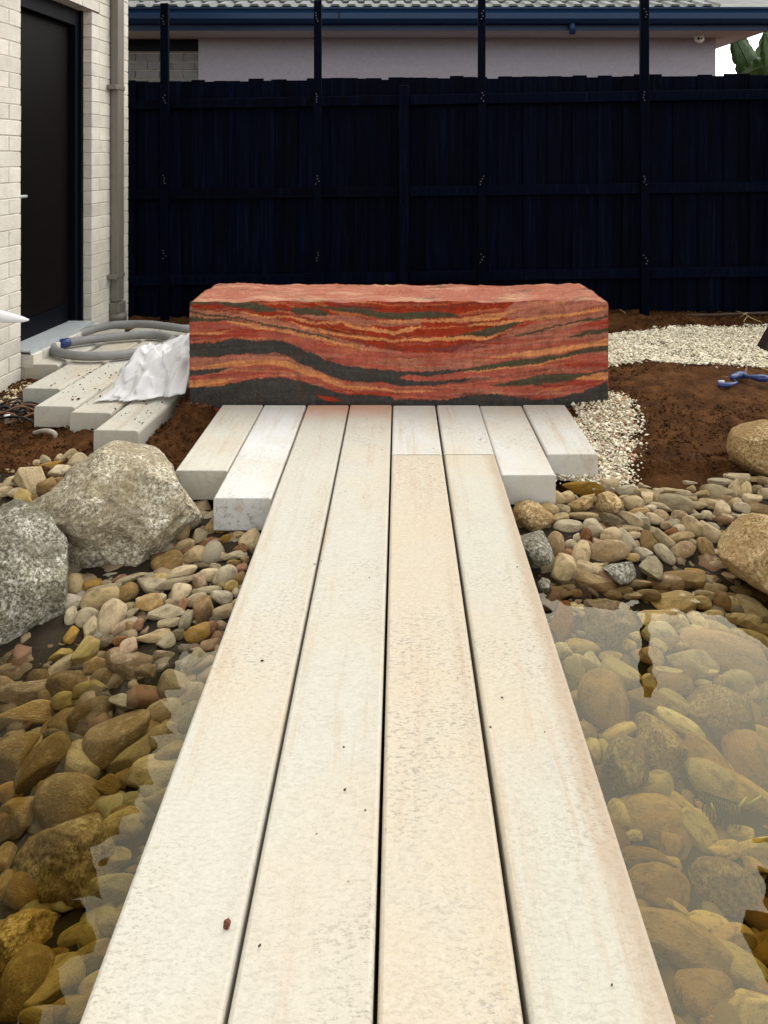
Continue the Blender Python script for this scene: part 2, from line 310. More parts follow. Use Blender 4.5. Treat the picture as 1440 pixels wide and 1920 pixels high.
def np_mesh(name, V, Fq, mat, parent=None, smooth=True):
    me = bpy.data.meshes.new(name); V = np.asarray(V, np.float32); Fq = np.asarray(Fq, np.int32); k = Fq.shape[1]
    me.vertices.add(len(V)); me.vertices.foreach_set('co', V.ravel()); me.loops.add(Fq.size); me.loops.foreach_set('vertex_index', Fq.ravel())
    me.polygons.add(len(Fq)); me.polygons.foreach_set('loop_start', np.arange(0, Fq.size, k, dtype=np.int32)); me.update(calc_edges=True); me.validate()
    return mesh_obj(name, me, mat, parent, smooth)
gr = np_mesh('ground', np.stack([X, Y, Z], -1).reshape(-1, 3), q, SOIL); tag(gr, 'dark red-brown garden soil', kind='structure')
def gz(x, y): return float(bank(np.array([x]), np.array([y]))[0])

def scatter(name, label, cat, poly, spacing, rad, mat, seed, flat=.7, cols=None, zoff=0.0, dens=1.0, kind='stuff', zfun=None, ragged=0.0, verts=None):
    R = np.random.RandomState(seed); P = np.array(poly); lo = P.min(0) - .1; hi = P.max(0) + .1
    n = int((hi[0] - lo[0]) * (hi[1] - lo[1]) / spacing ** 2 * dens); x = R.uniform(lo[0], hi[0], n); y = R.uniform(lo[1], hi[1], n)
    jx = x + R.normal(0, ragged, n); jy = y + R.normal(0, ragged, n); k = inpoly(jx, jy, poly); x = x[k]; y = y[k]; n = len(x)
    z = (bank(x, y) if zfun is None else zfun(x, y)) + fbm(x * 5, y * 5, 3, 3) * .012 + zoff + R.uniform(0, .006, n)
    B = np.array([(1, 0, 0), (-1, 0, 0), (0, 1, 0), (0, -1, 0), (0, 0, 1), (0, 0, -1)], float) if verts is None else verts[0]
    T = np.array([(0, 2, 4), (2, 1, 4), (1, 3, 4), (3, 0, 4), (2, 0, 5), (1, 2, 5), (3, 1, 5), (0, 3, 5)]) if verts is None else verts[1]
    s = rad * np.clip(R.lognormal(-.12, .42, (n, 1, 1)), .35, 2.3); sc3 = R.uniform(.6, 1.3, (n, 1, 3)) * np.array([1, 1, flat])
    V = B[None] * sc3 * s * (1 + R.uniform(-.25, .25, (n, len(B), 1)))
    a = R.uniform(0, 6.28, n); t = R.normal(0, .35, n); ca, sa, ct, st = np.cos(a)[:, None], np.sin(a)[:, None], np.cos(t)[:, None], np.sin(t)[:, None]
    v0 = V[:, :, 0]; v1 = V[:, :, 1] * ct - V[:, :, 2] * st; v2 = V[:, :, 1] * st + V[:, :, 2] * ct
    W = np.stack([v0 * ca - v1 * sa + x[:, None], v0 * sa + v1 * ca + y[:, None], v2 + z[:, None]], -1).reshape(-1, 3)
    Tq = (T[None] + (np.arange(n) * len(B))[:, None, None]).reshape(-1, 3)
    o = np_mesh(name, W, Tq, mat, None, False); tag(o, label, cat, None, kind)
    if cols is not None:
        c = np.array(cols)[R.randint(0, len(cols), n)] * R.uniform(.75, 1.2, (n, 1)); c = np.repeat(np.concatenate([c, np.ones((n, 1))], 1), len(B), 0).astype(np.float32)
        at_ = o.data.color_attributes.new('tone', 'FLOAT_COLOR', 'POINT'); at_.data.foreach_set('color', c.ravel())
    return o
def m_tone(name, rough=.9):
    M = Mt(name, rough, .2); a = M.n('ShaderNodeAttribute', attribute_name='tone'); v = M.coord(False)
    M.color(M.mix(a.outputs['Color'], (.1, .08, .05), M.ramp(M.noise(v, 120, 3, .7), [(.3, .5), (.45, 0.0)]))); return M.m
TONE = m_tone('loose_stone')
def sheet(name, poly, lift, mat, label):
    P = np.array(poly); lo = P.min(0); hi = P.max(0); x = np.arange(lo[0], hi[0], .02); y = np.arange(lo[1], hi[1], .02); XX, YY = np.meshgrid(x, y)
    k = inpoly(XX + fbm(XX * 22, YY * 22, 2, 5) * .02, YY + fbm(XX * 22, YY * 22, 2, 8) * .02, poly)
    ZZ = bank(XX, YY) + fbm(XX * 5, YY * 5, 3, 3) * .012 + lift
    i = np.arange(XX.size).reshape(XX.shape); qq = np.stack([i[:-1, :-1], i[:-1, 1:], i[1:, 1:], i[1:, :-1]], -1).reshape(-1, 4); kk = (k[:-1, :-1] & k[:-1, 1:] & k[1:, 1:] & k[1:, :-1]).ravel()
    o = np_mesh(name, np.stack([XX, YY, ZZ], -1).reshape(-1, 3), qq[kk], mat); bm = bmesh.new(); bm.from_mesh(o.data); bmesh.ops.delete(bm, geom=[v for v in bm.verts if not v.link_faces], context='VERTS'); bm.to_mesh(o.data); bm.free()
    return tag(o, label, kind='structure')
sheet('gravel_path', PATH, .014, GRAV, 'pale crushed rock path bed between soil strips')
sheet('gravel_bed', PATCH, .012, GRAV, 'pale crushed rock bed beside the block')
GC = [(.80, .74, .58), (.70, .62, .45), (.85, .80, .67), (.45, .38, .26), (.78, .70, .52)]
scatter('path_gravel', 'pale crushed rock gravel on the path behind the soil bed', 'gravel', PATH, .0075, .0064, TONE, 1, .7, GC, .016, ragged=.026)
scatter('patch_gravel', 'pale crushed rock gravel spilling from under the striped block', 'gravel', PATCH, .0072, .0058, TONE, 2, .7, GC + GC + [(.50, .27, .19), (.45, .38, .22)], .014, ragged=.024)
scatter('wall_gravel', 'coarse cream gravel along the foot of the brick wall', 'gravel', PATCH2, .013, .012, TONE, 3, .7, [(.52, .44, .29), (.62, .54, .38), (.42, .34, .2)], .0)
scatter('soil_clods', 'loose dark brown crumbs scattered over the soil', 'soil', [(-2.2, 3.0), (2.8, 3.0), (2.8, 5.9), (-2.2, 5.9)], .018, .0055, SOIL, 4, .75, None, .010)

# ---------------------------------------------------------------- dark gap-shade sheet and water
GAP_SHADE = simple('gap_shade', (.022, .016, .009), .9, .2, .5, 14, 0, .6, (1, 1, 1), False)  # near-black colour of an added sheet, paints the shade between the stones
sheet('gap_shade_sheet', [(-2.3, -1.0), (2.3, -1.0), (2.3, 2.98), (1.6, 2.95), (1.1, 2.88), (.8, 2.82), (.4, 2.8), (-.42, 2.75), (-.6, 2.75), (-.85, 2.85), (-1.15, 2.98), (-1.3, 3.12), (-1.7, 3.1), (-2.3, 2.95)], -.006, GAP_SHADE, 'dark sheet under the stones standing in for shade in the gaps')
wat = box('water', -2.45, 2.45, -1.4, 2.95, -.9, WATER, WATERM); tag(wat, 'clear brown pond water mirroring the sky', kind='structure')

# ---------------------------------------------------------------- concrete sleepers
CREAM, WHITE, GREY = (.455, .435, .375, 1), (.52, .515, .485, 1), (.51, .50, .44, 1)
def sleeper(x0, x1, y0, y1, label, col, ztop=0.0, rz=0.0, stain=0.0, group='concrete sleepers of the footbridge', chamfer=.0075, th=.1, edge=0.15):
    wd, ln = x1 - x0, y1 - y0
    bm = bmesh.new(); bmesh.ops.create_cube(bm, size=1)
    for v in bm.verts: v.co = Vector((v.co.x * wd, (v.co.y - .5) * ln, (v.co.z - .5) * th))
    e = [e for e in bm.edges if all(v.co.z > -.001 for v in e.verts) and abs(e.verts[0].co.x - e.verts[1].co.x) < 1e-5]
    bmesh.ops.bevel(bm, geom=e, offset=chamfer, segments=2, affect='EDGES', profile=.5)
    e = [e for e in bm.edges if e.calc_face_angle(0) > .5]
    bmesh.ops.bevel(bm, geom=e, offset=.0035, segments=2, affect='EDGES', profile=.5)
    me = bpy.data.meshes.new('concrete_sleeper'); bm.to_mesh(me); bm.free()
    o = mesh_obj('concrete_sleeper', me, CONC); o.location = ((x0 + x1) / 2, y1, ztop); o.rotation_euler = (0, 0, rz); o.color = col; o['stain'] = stain; o['edge_stain'] = edge
    return tag(o, label, 'sleeper', group)
g = .0032
YB = 3.585
sleeper(-.431 + g, -.233 - g, .15, YB, 'long cream sleeper of the footbridge, outermost on the brick wall side', CREAM, 0, 0, 1)
sleeper(-.233 + g, -.033 - g, .25, YB, 'long cream sleeper with grey flaking, second from the brick wall side', CREAM, .001, 0, .9)
sleeper(-.033 + g, .170 - .004, -.2, 2.985, 'warm cream sleeper of the footbridge, third from the brick wall side', (.475, .415, .32, 1), -.001)
sleeper(.170 + .004, .370, -.3, 2.985, 'long cream sleeper of the footbridge with brown edge stain, on the gravel path side', (.46, .435, .365, 1), 0, edge=1.0)
sleeper(-.033 + g, .170 - .004, 2.989, YB - .005, 'short whitish sleeper joining the third bridge sleeper to the striped block', WHITE, 0)
sleeper(.170 + .004, .370, 2.989, YB - .003, 'short whitish sleeper joining the outer bridge sleeper to the striped block', WHITE, .001)
sleeper(-.631, -.431 - .004, 2.605, YB, 'white concrete sleeper end standing over the pebbles beside the granite boulder', (.58, .585, .58, 1), .0, th=.112)
sleeper(-.828, -.631 - .004, 2.835, YB + .004, 'shorter pale sleeper at the block, partly behind the granite boulder', GREY, .0, th=.11)
sleeper(.372, .572 - .003, 2.80, YB - .004, 'whitish sleeper with a round brown stain beside the bridge', WHITE, -.002, th=.11)
sleeper(.574, .772, 2.985, YB - .002, 'outermost short sleeper with a dirty end face on the crushed rock', WHITE, .002, th=.102)
RZ = -math.atan(.061)
LG = 'loose concrete sleepers laid at the door'
for xl, yf, lb, y1 in ((-1.105, 3.26, 'loose sleeper beside the white plastic sheet, its end behind the granite boulder', 5.0), (-1.305, 3.49, 'loose sleeper between its neighbours in front of the coiled hose, second from the plastic sheet', 5.3), (-1.505, 3.57, 'loose sleeper with a soil smear at its end, third from the plastic sheet', 5.33),
                       (-1.700, 3.86, 'loose sleeper with a mud-stained broken end under the coiled hose', 5.31), (-1.905, 4.30, 'short loose sleeper against the brick door sill', 5.2)):
    L = y1 - yf; o = sleeper(0, .197, 0, L, lb, GREY, .0, RZ, 0, LG, .014)
    o.location = (xl - .0985 + .061 * L, y1, -.002 + rnd.uniform(-.003, .003))

# ---------------------------------------------------------------- rammed earth block
BX0, BX1, BY0, BY1, BZ = -.986, .981, 3.612, 4.085, .478
D_, G_, R_, P_, M_, O_ = lin(64, 62, 60), lin(78, 72, 54), lin(148, 50, 28), lin(166, 84, 68), lin(170, 106, 86), lin(206, 136, 86)
z5 = lambda L: [(340 + a * .3194, 500 + b * .3194, 500 + c * .3194) for a, b, c in L]
z6 = lambda L: [(740 + a * .3194, 500 + b * .3194, 500 + c * .3194) for a, b, c in L]
BANDS = [
 (R_, z5([(40, 205, 240), (340, 205, 275), (560, 205, 300), (640, 205, 345), (750, 205, 370), (900, 205, 420), (1050, 205, 450), (1200, 205, 490), (1250, 205, 494)]) + z6([(0, 205, 495), (200, 205, 505), (320, 205, 500), (420, 205, 460), (560, 205, 430), (700, 205, 385), (760, 205, 350), (850, 205, 310), (1000, 205, 280), (1150, 205, 262), (1262, 205, 240)])),
 (M_, z6([(600, 300, 302), (700, 205, 255), (800, 205, 245), (1000, 205, 265), (1150, 205, 245), (1262, 205, 225)])),
 (R_, z6([(850, 290, 310), (1000, 272, 295), (1150, 255, 280)])),
 (M_, z6([(640, 390, 392), (800, 340, 400), (1000, 300, 370), (1150, 275, 320), (1262, 245, 285)])),
 (M_, z6([(350, 510, 516), (500, 480, 500), (700, 450, 466), (900, 425, 450), (1100, 400, 425), (1262, 385, 410)])),
 (G_, z5([(44, 190, 225), (200, 195, 212), (330, 202, 240), (450, 215, 262), (530, 240, 265), (560, 255, 258)])),
 (M_, z5([(44, 232, 262), (200, 262, 290), (340, 275, 310), (500, 290, 340), (640, 335, 375), (800, 385, 420), (950, 430, 470), (1150, 480, 500), (1300, 494, 505)])),
 (R_, z5([(60, 218, 240), (200, 218, 262), (340, 235, 275), (450, 262, 275)])),
 (O_, z5([(44, 272, 292), (200, 295, 310), (400, 335, 362), (600, 367, 388), (800, 408, 428), (950, 452, 467), (1100, 482, 492)])),
 (M_, z5([(44, 275, 292), (200, 296, 304), (300, 310, 318)])),
 (G_, z5([(44, 258, 270), (150, 278, 290), (300, 293, 305), (450, 318, 330), (600, 350, 363), (750, 383, 397), (850, 406, 420), (910, 436, 440)])),
 (G_, z5([(44, 290, 325), (150, 303, 321), (280, 309, 317), (400, 330, 335)])),
 (O_, z5([(90, 385, 392), (200, 382, 396), (260, 388, 392)])),
 (G_, z5([(640, 240, 265), (720, 235, 280), (830, 255, 285), (900, 278, 285)])),
 (G_, z5([(760, 232, 240), (900, 230, 250), (1040, 238, 275), (1150, 262, 305), (1250, 270, 308)]) + z6([(0, 270, 305), (150, 262, 308), (250, 265, 300), (340, 275, 297), (380, 292, 295)])),
 (M_, z5([(550, 254, 259), (700, 283, 292), (800, 285, 310), (950, 278, 322), (1080, 308, 345), (1200, 325, 352), (1300, 322, 342), (1440, 328, 350)])),
 (O_, z5([(1140, 315, 320), (1250, 308, 332)]) + z6([(0, 308, 332), (200, 308, 322), (350, 300, 325), (500, 278, 325), (640, 260, 305), (720, 245, 252)])),
 (M_, z6([(620, 300, 302), (700, 258, 300), (850, 250, 292), (1000, 262, 272), (1150, 245, 256)])),
 (O_, z6([(420, 340, 350), (600, 323, 345), (720, 300, 325), (850, 288, 313), (1000, 270, 292), (1150, 252, 273), (1262, 230, 250)])),
 (R_, z6([(150, 325, 345), (400, 325, 338), (560, 318, 325)])),
 (O_, z5([(330, 264, 269), (430, 271, 290), (520, 288, 302), (620, 284, 297), (700, 300, 320), (800, 324, 340), (900, 318, 332), (950, 316, 340), (1050, 344, 370), (1200, 368, 397), (1250, 380, 402)]) + z6([(0, 385, 408), (40, 362, 398), (90, 352, 380), (150, 350, 356)])),
 (O_, z5([(640, 318, 326), (720, 343, 366), (820, 363, 387), (950, 393, 414), (1050, 398, 427), (1150, 418, 437), (1250, 424, 441)]) + z6([(0, 424, 441), (130, 419, 437), (200, 411, 441), (300, 409, 431), (430, 404, 431), (530, 409, 431), (590, 390, 411), (640, 370, 373)])),
 (G_, z6([(310, 405, 410), (430, 390, 404), (520, 365, 408), (600, 345, 393), (680, 330, 355), (740, 325, 330)])),
 (O_, z6([(560, 528, 532), (750, 495, 526), (850, 480, 520), (950, 468, 508), (1100, 448, 480), (1200, 428, 468), (1262, 413, 458)])),
 (G_, z6([(700, 393, 406), (830, 379, 391), (950, 344, 353), (1100, 309, 321), (1180, 294, 313), (1262, 278, 293)])),
 (G_, z6([(1020, 410, 416), (1130, 375, 402), (1200, 365, 392), (1262, 353, 375)])),
 (O_, z6([(330, 616, 622), (400, 606, 622), (500, 592, 618), (560, 592, 612), (700, 572, 592), (850, 562, 578), (950, 533, 548), (1100, 503, 512)])),
 (D_, z5([(44, 445, 530), (150, 447, 530), (230, 440, 525), (300, 420, 515), (450, 432, 510), (590, 435, 510), (650, 455, 540), (750, 500, 585), (850, 545, 635), (950, 580, 665), (1100, 595, 675), (1250, 610, 685)]) + z6([(0, 612, 690), (60, 613, 695), (150, 615, 648), (300, 605, 638), (400, 600, 615), (550, 575, 600), (700, 550, 580)])),
 (G_, z6([(400, 600, 615), (550, 573, 602), (700, 548, 582), (850, 528, 567), (1000, 508, 527), (1100, 483, 512), (1180, 468, 502), (1262, 458, 497)])),
 (P_, z5([(1280, 648, 652), (1340, 640, 668), (1440, 642, 672)]) + z6([(180, 645, 672), (400, 615, 660)])),
 (D_, z6([(0, 650, 690), (100, 672, 702), (200, 668, 697), (350, 660, 680), (450, 655, 662)])),
 (M_, z5([(44, 532, 590), (200, 532, 575), (400, 512, 548), (560, 512, 545), (700, 560, 582), (850, 640, 655), (950, 668, 690)])),
 (O_, z5([(44, 588, 606), (200, 573, 602), (300, 553, 587), (400, 546, 577), (520, 538, 577), (600, 543, 587), (700, 578, 627), (800, 618, 662), (900, 663, 702), (950, 688, 717), (1050, 693, 722), (1200, 713, 730), (1250, 716, 732)]) + z6([(0, 726, 740), (150, 724, 737), (250, 719, 725)])),
 (D_, z5([(44, 608, 640), (150, 603, 631), (280, 599, 605)])),
 (O_, z5([(44, 668, 707), (150, 663, 706), (250, 648, 681), (340, 649, 655)])),
 (D_, z5([(44, 708, 830), (200, 703, 830), (280, 690, 830), (400, 661, 830), (500, 649, 830), (600, 651, 830), (700, 674, 830), (800, 699, 830), (880, 734, 830), (980, 750, 830), (1150, 755, 830), (1250, 763, 830)]) + z6([(0, 775, 830), (300, 780, 830), (430, 755, 830), (560, 745, 830), (680, 760, 830), (800, 775, 830), (900, 772, 830), (1000, 760, 830), (1060, 740, 830), (1150, 713, 830), (1262, 663, 830)])),
 (R_, z5([(785, 754, 760), (850, 758, 786), (930, 785, 793)])),
 (G_, z6([(560, 694, 700), (680, 673, 699), (780, 649, 696), (860, 629, 691), (1000, 621, 672), (1100, 624, 651), (1180, 624, 631)])),
 (G_, z6([(1160, 612, 626), (1262, 598, 613)])),
 (O_, z6([(1060, 656, 662), (1150, 630, 667), (1262, 614, 662)])),
]
rs_ = np.random.RandomState(17)
def strata(px, py):
    jx = px + fbm(px / 26, py / 18, 3, 40) * 4; jy = py + fbm(px / 16, py / 16, 4, 41) * 1.6 + fbm(px / 2.2, py / 4.0, 2, 44) * 1.0 + rs_.normal(0, .55, px.size)
    c = np.tile(np.array(P_), (px.size, 1)); v = fbm(px / 90, py / 9, 3, 50); c = c * (1 + .14 * v[:, None]); sel = v > .55; c[sel] = np.array(M_) * .95; sel = v < -.55; c[sel] = np.array(lin(156, 62, 45))
    for col, L in BANDS:
        X_ = [p[0] for p in L]; t = np.interp(jx, X_, [p[1] for p in L]); b = np.interp(jx, X_, [p[2] for p in L])
        if col is O_: t, b = t + (b - t) * .08, b - (b - t) * .08
        k = (jx >= X_[0]) & (jx <= X_[-1]) & (jy >= t) & (jy <= b); c[k] = np.array(col)
    FX = [355, 404, 436, 480, 530, 548, 580, 612, 643, 690, 740, 836, 915, 964, 1011, 1060, 1117, 1141]; FY = [642, 640, 634, 638, 639, 645, 660, 674, 685, 690, 695, 693, 684, 676, 669, 662, 650, 646]
    rel = jy - np.interp(jx, FX, FY); fine = vnoise(jx / 130 + 3, rel / 2.4, 81); fine2 = vnoise(jx / 110 + 8, rel / 3.1, 84)   # thin laminae that follow the sweep of the layers
    lit = c.max(1) > .16; k = (fine > .55) & lit; c[k] = c[k] * .55 + np.array(O_) * .45; k = (fine2 > .62) & lit; c[k] = c[k] * .5 + np.array(D_) * .5; k = (fine2 < -.55) & lit; c[k] = c[k] * .6 + np.array(M_) * .4
    dark = fbm(px / 7, py / 12, 3, 61)
    lam = fbm(px / 60 + 9, (py - 12 * np.sin(px / 120)) / 2.6, 3, 63)
    return c * (1 + .16 * dark[:, None] + .20 * lam[:, None] + .10 * vnoise(px / 1.3, py / 2, 70)[:, None])
blk = empty('rammed_earth_block', (0, (BY0 + BY1) / 2, 0)); tag(blk, 'long rammed earth bench block with wavy red, orange and charcoal bands', 'bench')
per = [(BX0, y, 355 + (y - BY0) * 380) for y in np.linspace(BY1, BY0, 60)[:-1]] + [(x, BY0, 355 + (x - BX0) / (BX1 - BX0) * 786) for x in np.linspace(BX0, BX1, 640)] + [(BX1, y, 1141 - (y - BY0) * 380) for y in np.linspace(BY0, BY1, 60)[1:]] + [(x, BY1, 1141 - (BX1 - x) / (BX1 - BX0) * 786) for x in np.linspace(BX1, BX0, 200)[1:-1]]
per = np.array(per); NZ = 150; zz = np.linspace(-.06, BZ, NZ)
U, W_ = np.meshgrid(np.arange(len(per)), zz); xx = per[U, 0]; yy = per[U, 1]; pxm = per[U, 2]; pym = 565 + (BZ - W_) / BZ * 190.5
col = strata(pxm.ravel(), pym.ravel())
topn = fbm(xx * 9 + 3, yy * 9, 3, 77) * .006 * np.clip((W_ - .42) / .06, 0, 1)
inset = (fbm(pxm / 5, pym / 5, 3, 90) * .0012 + np.clip(-.03 - (W_ - .035), 0, 1) * 0)
cx = (BX0 + BX1) / 2; cy = (BY0 + BY1) / 2
edge = np.clip((W_ - (BZ - .012)) / .012, 0, 1) ** 2 * (.004 + .004 * vnoise(pxm / 9, pym * 0, 95))
dirx = np.where(np.isclose(xx, BX0), 1, np.where(np.isclose(xx, BX1), -1, 0)); diry = np.where(np.isclose(yy, BY0), 1, np.where(np.isclose(yy, BY1), -1, 0))
xo = xx + dirx * (edge + inset); yo = yy + diry * (edge + inset); zo = W_ + topn
npr = len(per); V = np.stack([xo - 0, yo - cy, zo], -1).reshape(-1, 3)
i0 = np.arange(NZ * npr).reshape(NZ, npr); i1 = np.roll(i0, -1, 1); qf = np.stack([i0[:-1], i1[:-1], i1[1:], i0[1:]], -1).reshape(-1, 4)
body = np_mesh('body', V, qf, EARTH, blk, True); ca_ = body.data.color_attributes.new('strata', 'FLOAT_COLOR', 'POINT'); ca_.data.foreach_set('color', np.concatenate([np.clip(col, 0, 1), np.ones((len(col), 1))], 1).astype(np.float32).ravel())
tx = np.linspace(BX0 + .004, BX1 - .004, 260); ty = np.linspace(BY0 + .004, BY1 - .004, 70); TX, TY = np.meshgrid(tx, ty)
ed = np.minimum.reduce([(TX - BX0) / .03, (BX1 - TX) / .03, (TY - BY0) / .03, (BY1 - TY) / .03]).clip(0, 1)
TZ = BZ - .003 + ed * (.006 + fbm(TX * 6, TY * 9, 4, 5) * .007 + np.abs(fbm(TX * 30, TY * 30, 2, 6)) * .005) - np.exp(-((TX - .2) / .5) ** 2) * .006 * ed + fbm(TX * 9 + 3, TY * 9, 3, 77) * .006
i = np.arange(TX.size).reshape(TX.shape); tq = np.stack([i[:-1, :-1], i[:-1, 1:], i[1:, 1:], i[1:, :-1]], -1).reshape(-1, 4)
np_mesh('top_crust', np.stack([TX, TY - cy, TZ], -1).reshape(-1, 3), tq, CRUST, blk, True)
scatter('block_crumbs', 'black and pale crumbs along the foot of the striped block', 'crumbs', [(-1.02, 3.588), (1.0, 3.588), (1.0, 3.612), (-1.02, 3.612)], .008, .006, TONE, 12, .7, [(.02, .02, .02), (.05, .04, .03), (.2, .16, .1), (.25, .08, .05)], .006)

# ---------------------------------------------------------------- stones
def pebble_mesh(seed, ang=False):
    r = random.Random(seed); bm = bmesh.new()
    if not ang:
        bmesh.ops.create_icosphere(bm, subdivisions=4, radius=1); off = Vector((r.uniform(0, 50), r.uniform(0, 50), seed * 3.1)); p = r.uniform(2.0, 2.7); sh = r.uniform(-.22, .22); tp = r.uniform(-.3, .3); cuts = [(Vector((r.uniform(-1, 1), r.uniform(-1, 1), r.uniform(-.3, 1))).normalized(), r.uniform(.55, .85)) for _ in range(r.choice((0, 1, 2, 3)))]
        for v in bm.verts:
            c = v.co; k = (abs(c.x) ** p + abs(c.y) ** p + abs(c.z) ** p) ** (-1 / p); c = c * k
            c = c * (1 + .13 * mnoise.noise(c * .9 + off) + .05 * mnoise.noise(c * 2.2 + off) + .012 * mnoise.noise(c * 6 + off))
            for pl, lm in cuts:
                m_ = c.dot(pl)
                if m_ > lm: c = c - pl * (m_ - lm) * .88
            v.co = Vector((c.x, c.y * (1 + tp * c.x) + sh * c.x * c.x * .5, c.z))
    else:
        pts = []
        while len(pts) < 13:
            v = Vector((r.uniform(-1, 1), r.uniform(-1, 1), r.uniform(-1, 1)))
            if .75 < v.length < 1.15: pts.append(bm.verts.new(v))
        h = bmesh.ops.convex_hull(bm, input=pts); bmesh.ops.delete(bm, geom=[x for x in h['geom_interior'] if isinstance(x, bmesh.types.BMVert)], context='VERTS')
        bmesh.ops.dissolve_limit(bm, angle_limit=.35, verts=bm.verts[:], edges=bm.edges[:])
        bmesh.ops.bevel(bm, geom=bm.edges[:], offset=.13, segments=3, affect='EDGES', profile=.5, clamp_overlap=True)
        bmesh.ops.triangulate(bm, faces=bm.faces[:]); bmesh.ops.subdivide_edges(bm, edges=[e for e in bm.edges if e.calc_length() > .35], cuts=1, use_grid_fill=True)
        off = Vector((seed, seed * 2, 5))
        for v in bm.verts: v.co *= 1 + .035 * mnoise.noise(v.co * 3 + off) + .015 * mnoise.noise(v.co * 8 + off)
    lo = [min(v.co[i] for v in bm.verts) for i in range(3)]; hi = [max(v.co[i] for v in bm.verts) for i in range(3)]
    for v in bm.verts: v.co = Vector([(v.co[i] - (lo[i] + hi[i]) / 2) * 2 / (hi[i] - lo[i]) for i in range(3)])
    bmesh.ops.recalc_face_normals(bm, faces=bm.faces[:])
    me = bpy.data.meshes.new('river_stone'); bm.to_mesh(me); bm.free(); me.materials.append(PEB); me.polygons.foreach_set('use_smooth', [True] * len(me.polygons)); return me
SMOOTH = [pebble_mesh(s) for s in range(1, 25)]; ANG = [pebble_mesh(s, True) for s in range(30, 42)]
PC = {'t': ((.60, .47, .285), 'tan'), 'g': ((.50, .43, .295), 'grey'), 'b': ((.34, .225, .11), 'brown'), 'o': ((.46, .28, .09), 'ochre'), 'r': ((.30, .14, .075), 'reddish'), 'p': ((.42, .285, .175), 'pinkish'), 'k': ((.13, .105, .065), 'dark'), 'y': ((.55, .42, .18), 'yellowish'), 'w': ((.60, .50, .34), 'pale')}
camv = Vector((0, 0, CZ))
def hit(px, py, lift):
    d = Vector(((px - PX) / F, 1, -(py - PY) / F)); Yv = np.arange(.6, 4.2, .004); zr = CZ + d.z * Yv; zb = bank(d.x * Yv, Yv) + lift
    k = np.argmax(zr <= zb); Yh = Yv[k] if zr[k] <= zb[k] else 3.0
    return camv + d * float(Yh)
STONES = []
def place_stone(px, py, mj, mn, ang, code, lift=.45, name='river_pebble', group='', where='', zmax=None, tone=1.0, size=1.1):
    mj *= size; mn *= size
    angl = code[0].isupper(); cc = code[0].lower()
    P = hit(px, py, 0.0); half = mn / 2 * P.y / F; P = hit(px, py, half * lift)
    if zmax is not None and P.z + half * .7 > zmax: P = hit(px, py, zmax - half * .7 - float(bank(np.array([P.x]), np.array([P.y]))[0]))
    d = (P - camv).normalized(); u = Vector((1, 0, 0)); vv = (Vector((0, 0, 1)) - d * d.z); vv.normalize(); u = (u - d * d.x).normalized(); vv = (vv - u * vv.dot(u)).normalized(); wv = u.cross(vv)
    ca = math.cos(math.atan2(-d.z, d.y)); s = P.y / F; t = math.radians(ang)
    mx, my = math.cos(t), math.sin(t) * ca; ln = math.hypot(mx, my); th = math.atan2(my, mx)
    a = mj / 2 * s * ln; b = mn / 2 * s * ca / ln; c = b * rnd.uniform(.62, .95) if mj / mn < 2.4 else b * rnd.uniform(.9, 1.6)
    ax = u * math.cos(th) + vv * math.sin(th); ay = -u * math.sin(th) + vv * math.cos(th); az = ax.cross(ay)
    if rnd.random() < .5: ax = -ax; ay = -ay
    R3 = Matrix((ax, ay, az)).transposed(); me = rnd.choice(ANG if angl else SMOOTH)
    o = link(bpy.data.objects.new(name, me)); o.matrix_world = Matrix.Translation(P) @ R3.to_4x4() @ Matrix.Diagonal((a * 1.04, b * 1.04, c, 1))
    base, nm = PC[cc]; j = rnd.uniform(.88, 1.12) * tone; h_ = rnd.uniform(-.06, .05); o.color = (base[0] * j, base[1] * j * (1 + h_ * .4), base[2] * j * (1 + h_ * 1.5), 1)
    shape = 'angular' if angl else 'smooth'
    sz = 'large ' if (mj + mn) / 2 > 52 else ('small ' if (mj + mn) / 2 < 24 else ''); asp = 'angular' if angl else ('long' if mj / mn > 1.9 else ('round' if mj / mn < 1.25 else 'oval'))
    wet = name == 'submerged_stone'; L_ = px < PX
    if L_: spot = ('heaped behind the pale boulder' if py < 945 and px < 160 else 'below the white sleeper end' if py < 1030 else 'under the speckled boulder' if px < 290 and py < 1150 else 'on the bank against the bridge' if py < 1180 else 'at the waterline by the pale boulder') if not wet else ('in the dark shallows' if py < 1330 else 'in the deep dark water' if py > 1560 else 'in the dark water')
    else: spot = ('at the soil edge' if py < 930 else 'on the bank against the bridge rocks' if px < 1070 else 'beside the flat-topped boulder' if px > 1290 else 'in the middle of the soil-side bank') if not wet else ('in the shallows below the soil' if py < 1125 else 'under water by the post reflection' if py < 1320 else 'under water past the rose rock' if py < 1500 else 'in the deep bright water')
    tag(o, f"{sz}{asp} {nm} {'stone' if wet else 'pebble'} {spot}", 'stone' if wet else 'pebble', group); STONES.append((o, abs(px - (PX + (420 if not L_ else -420) * 0)))); return o
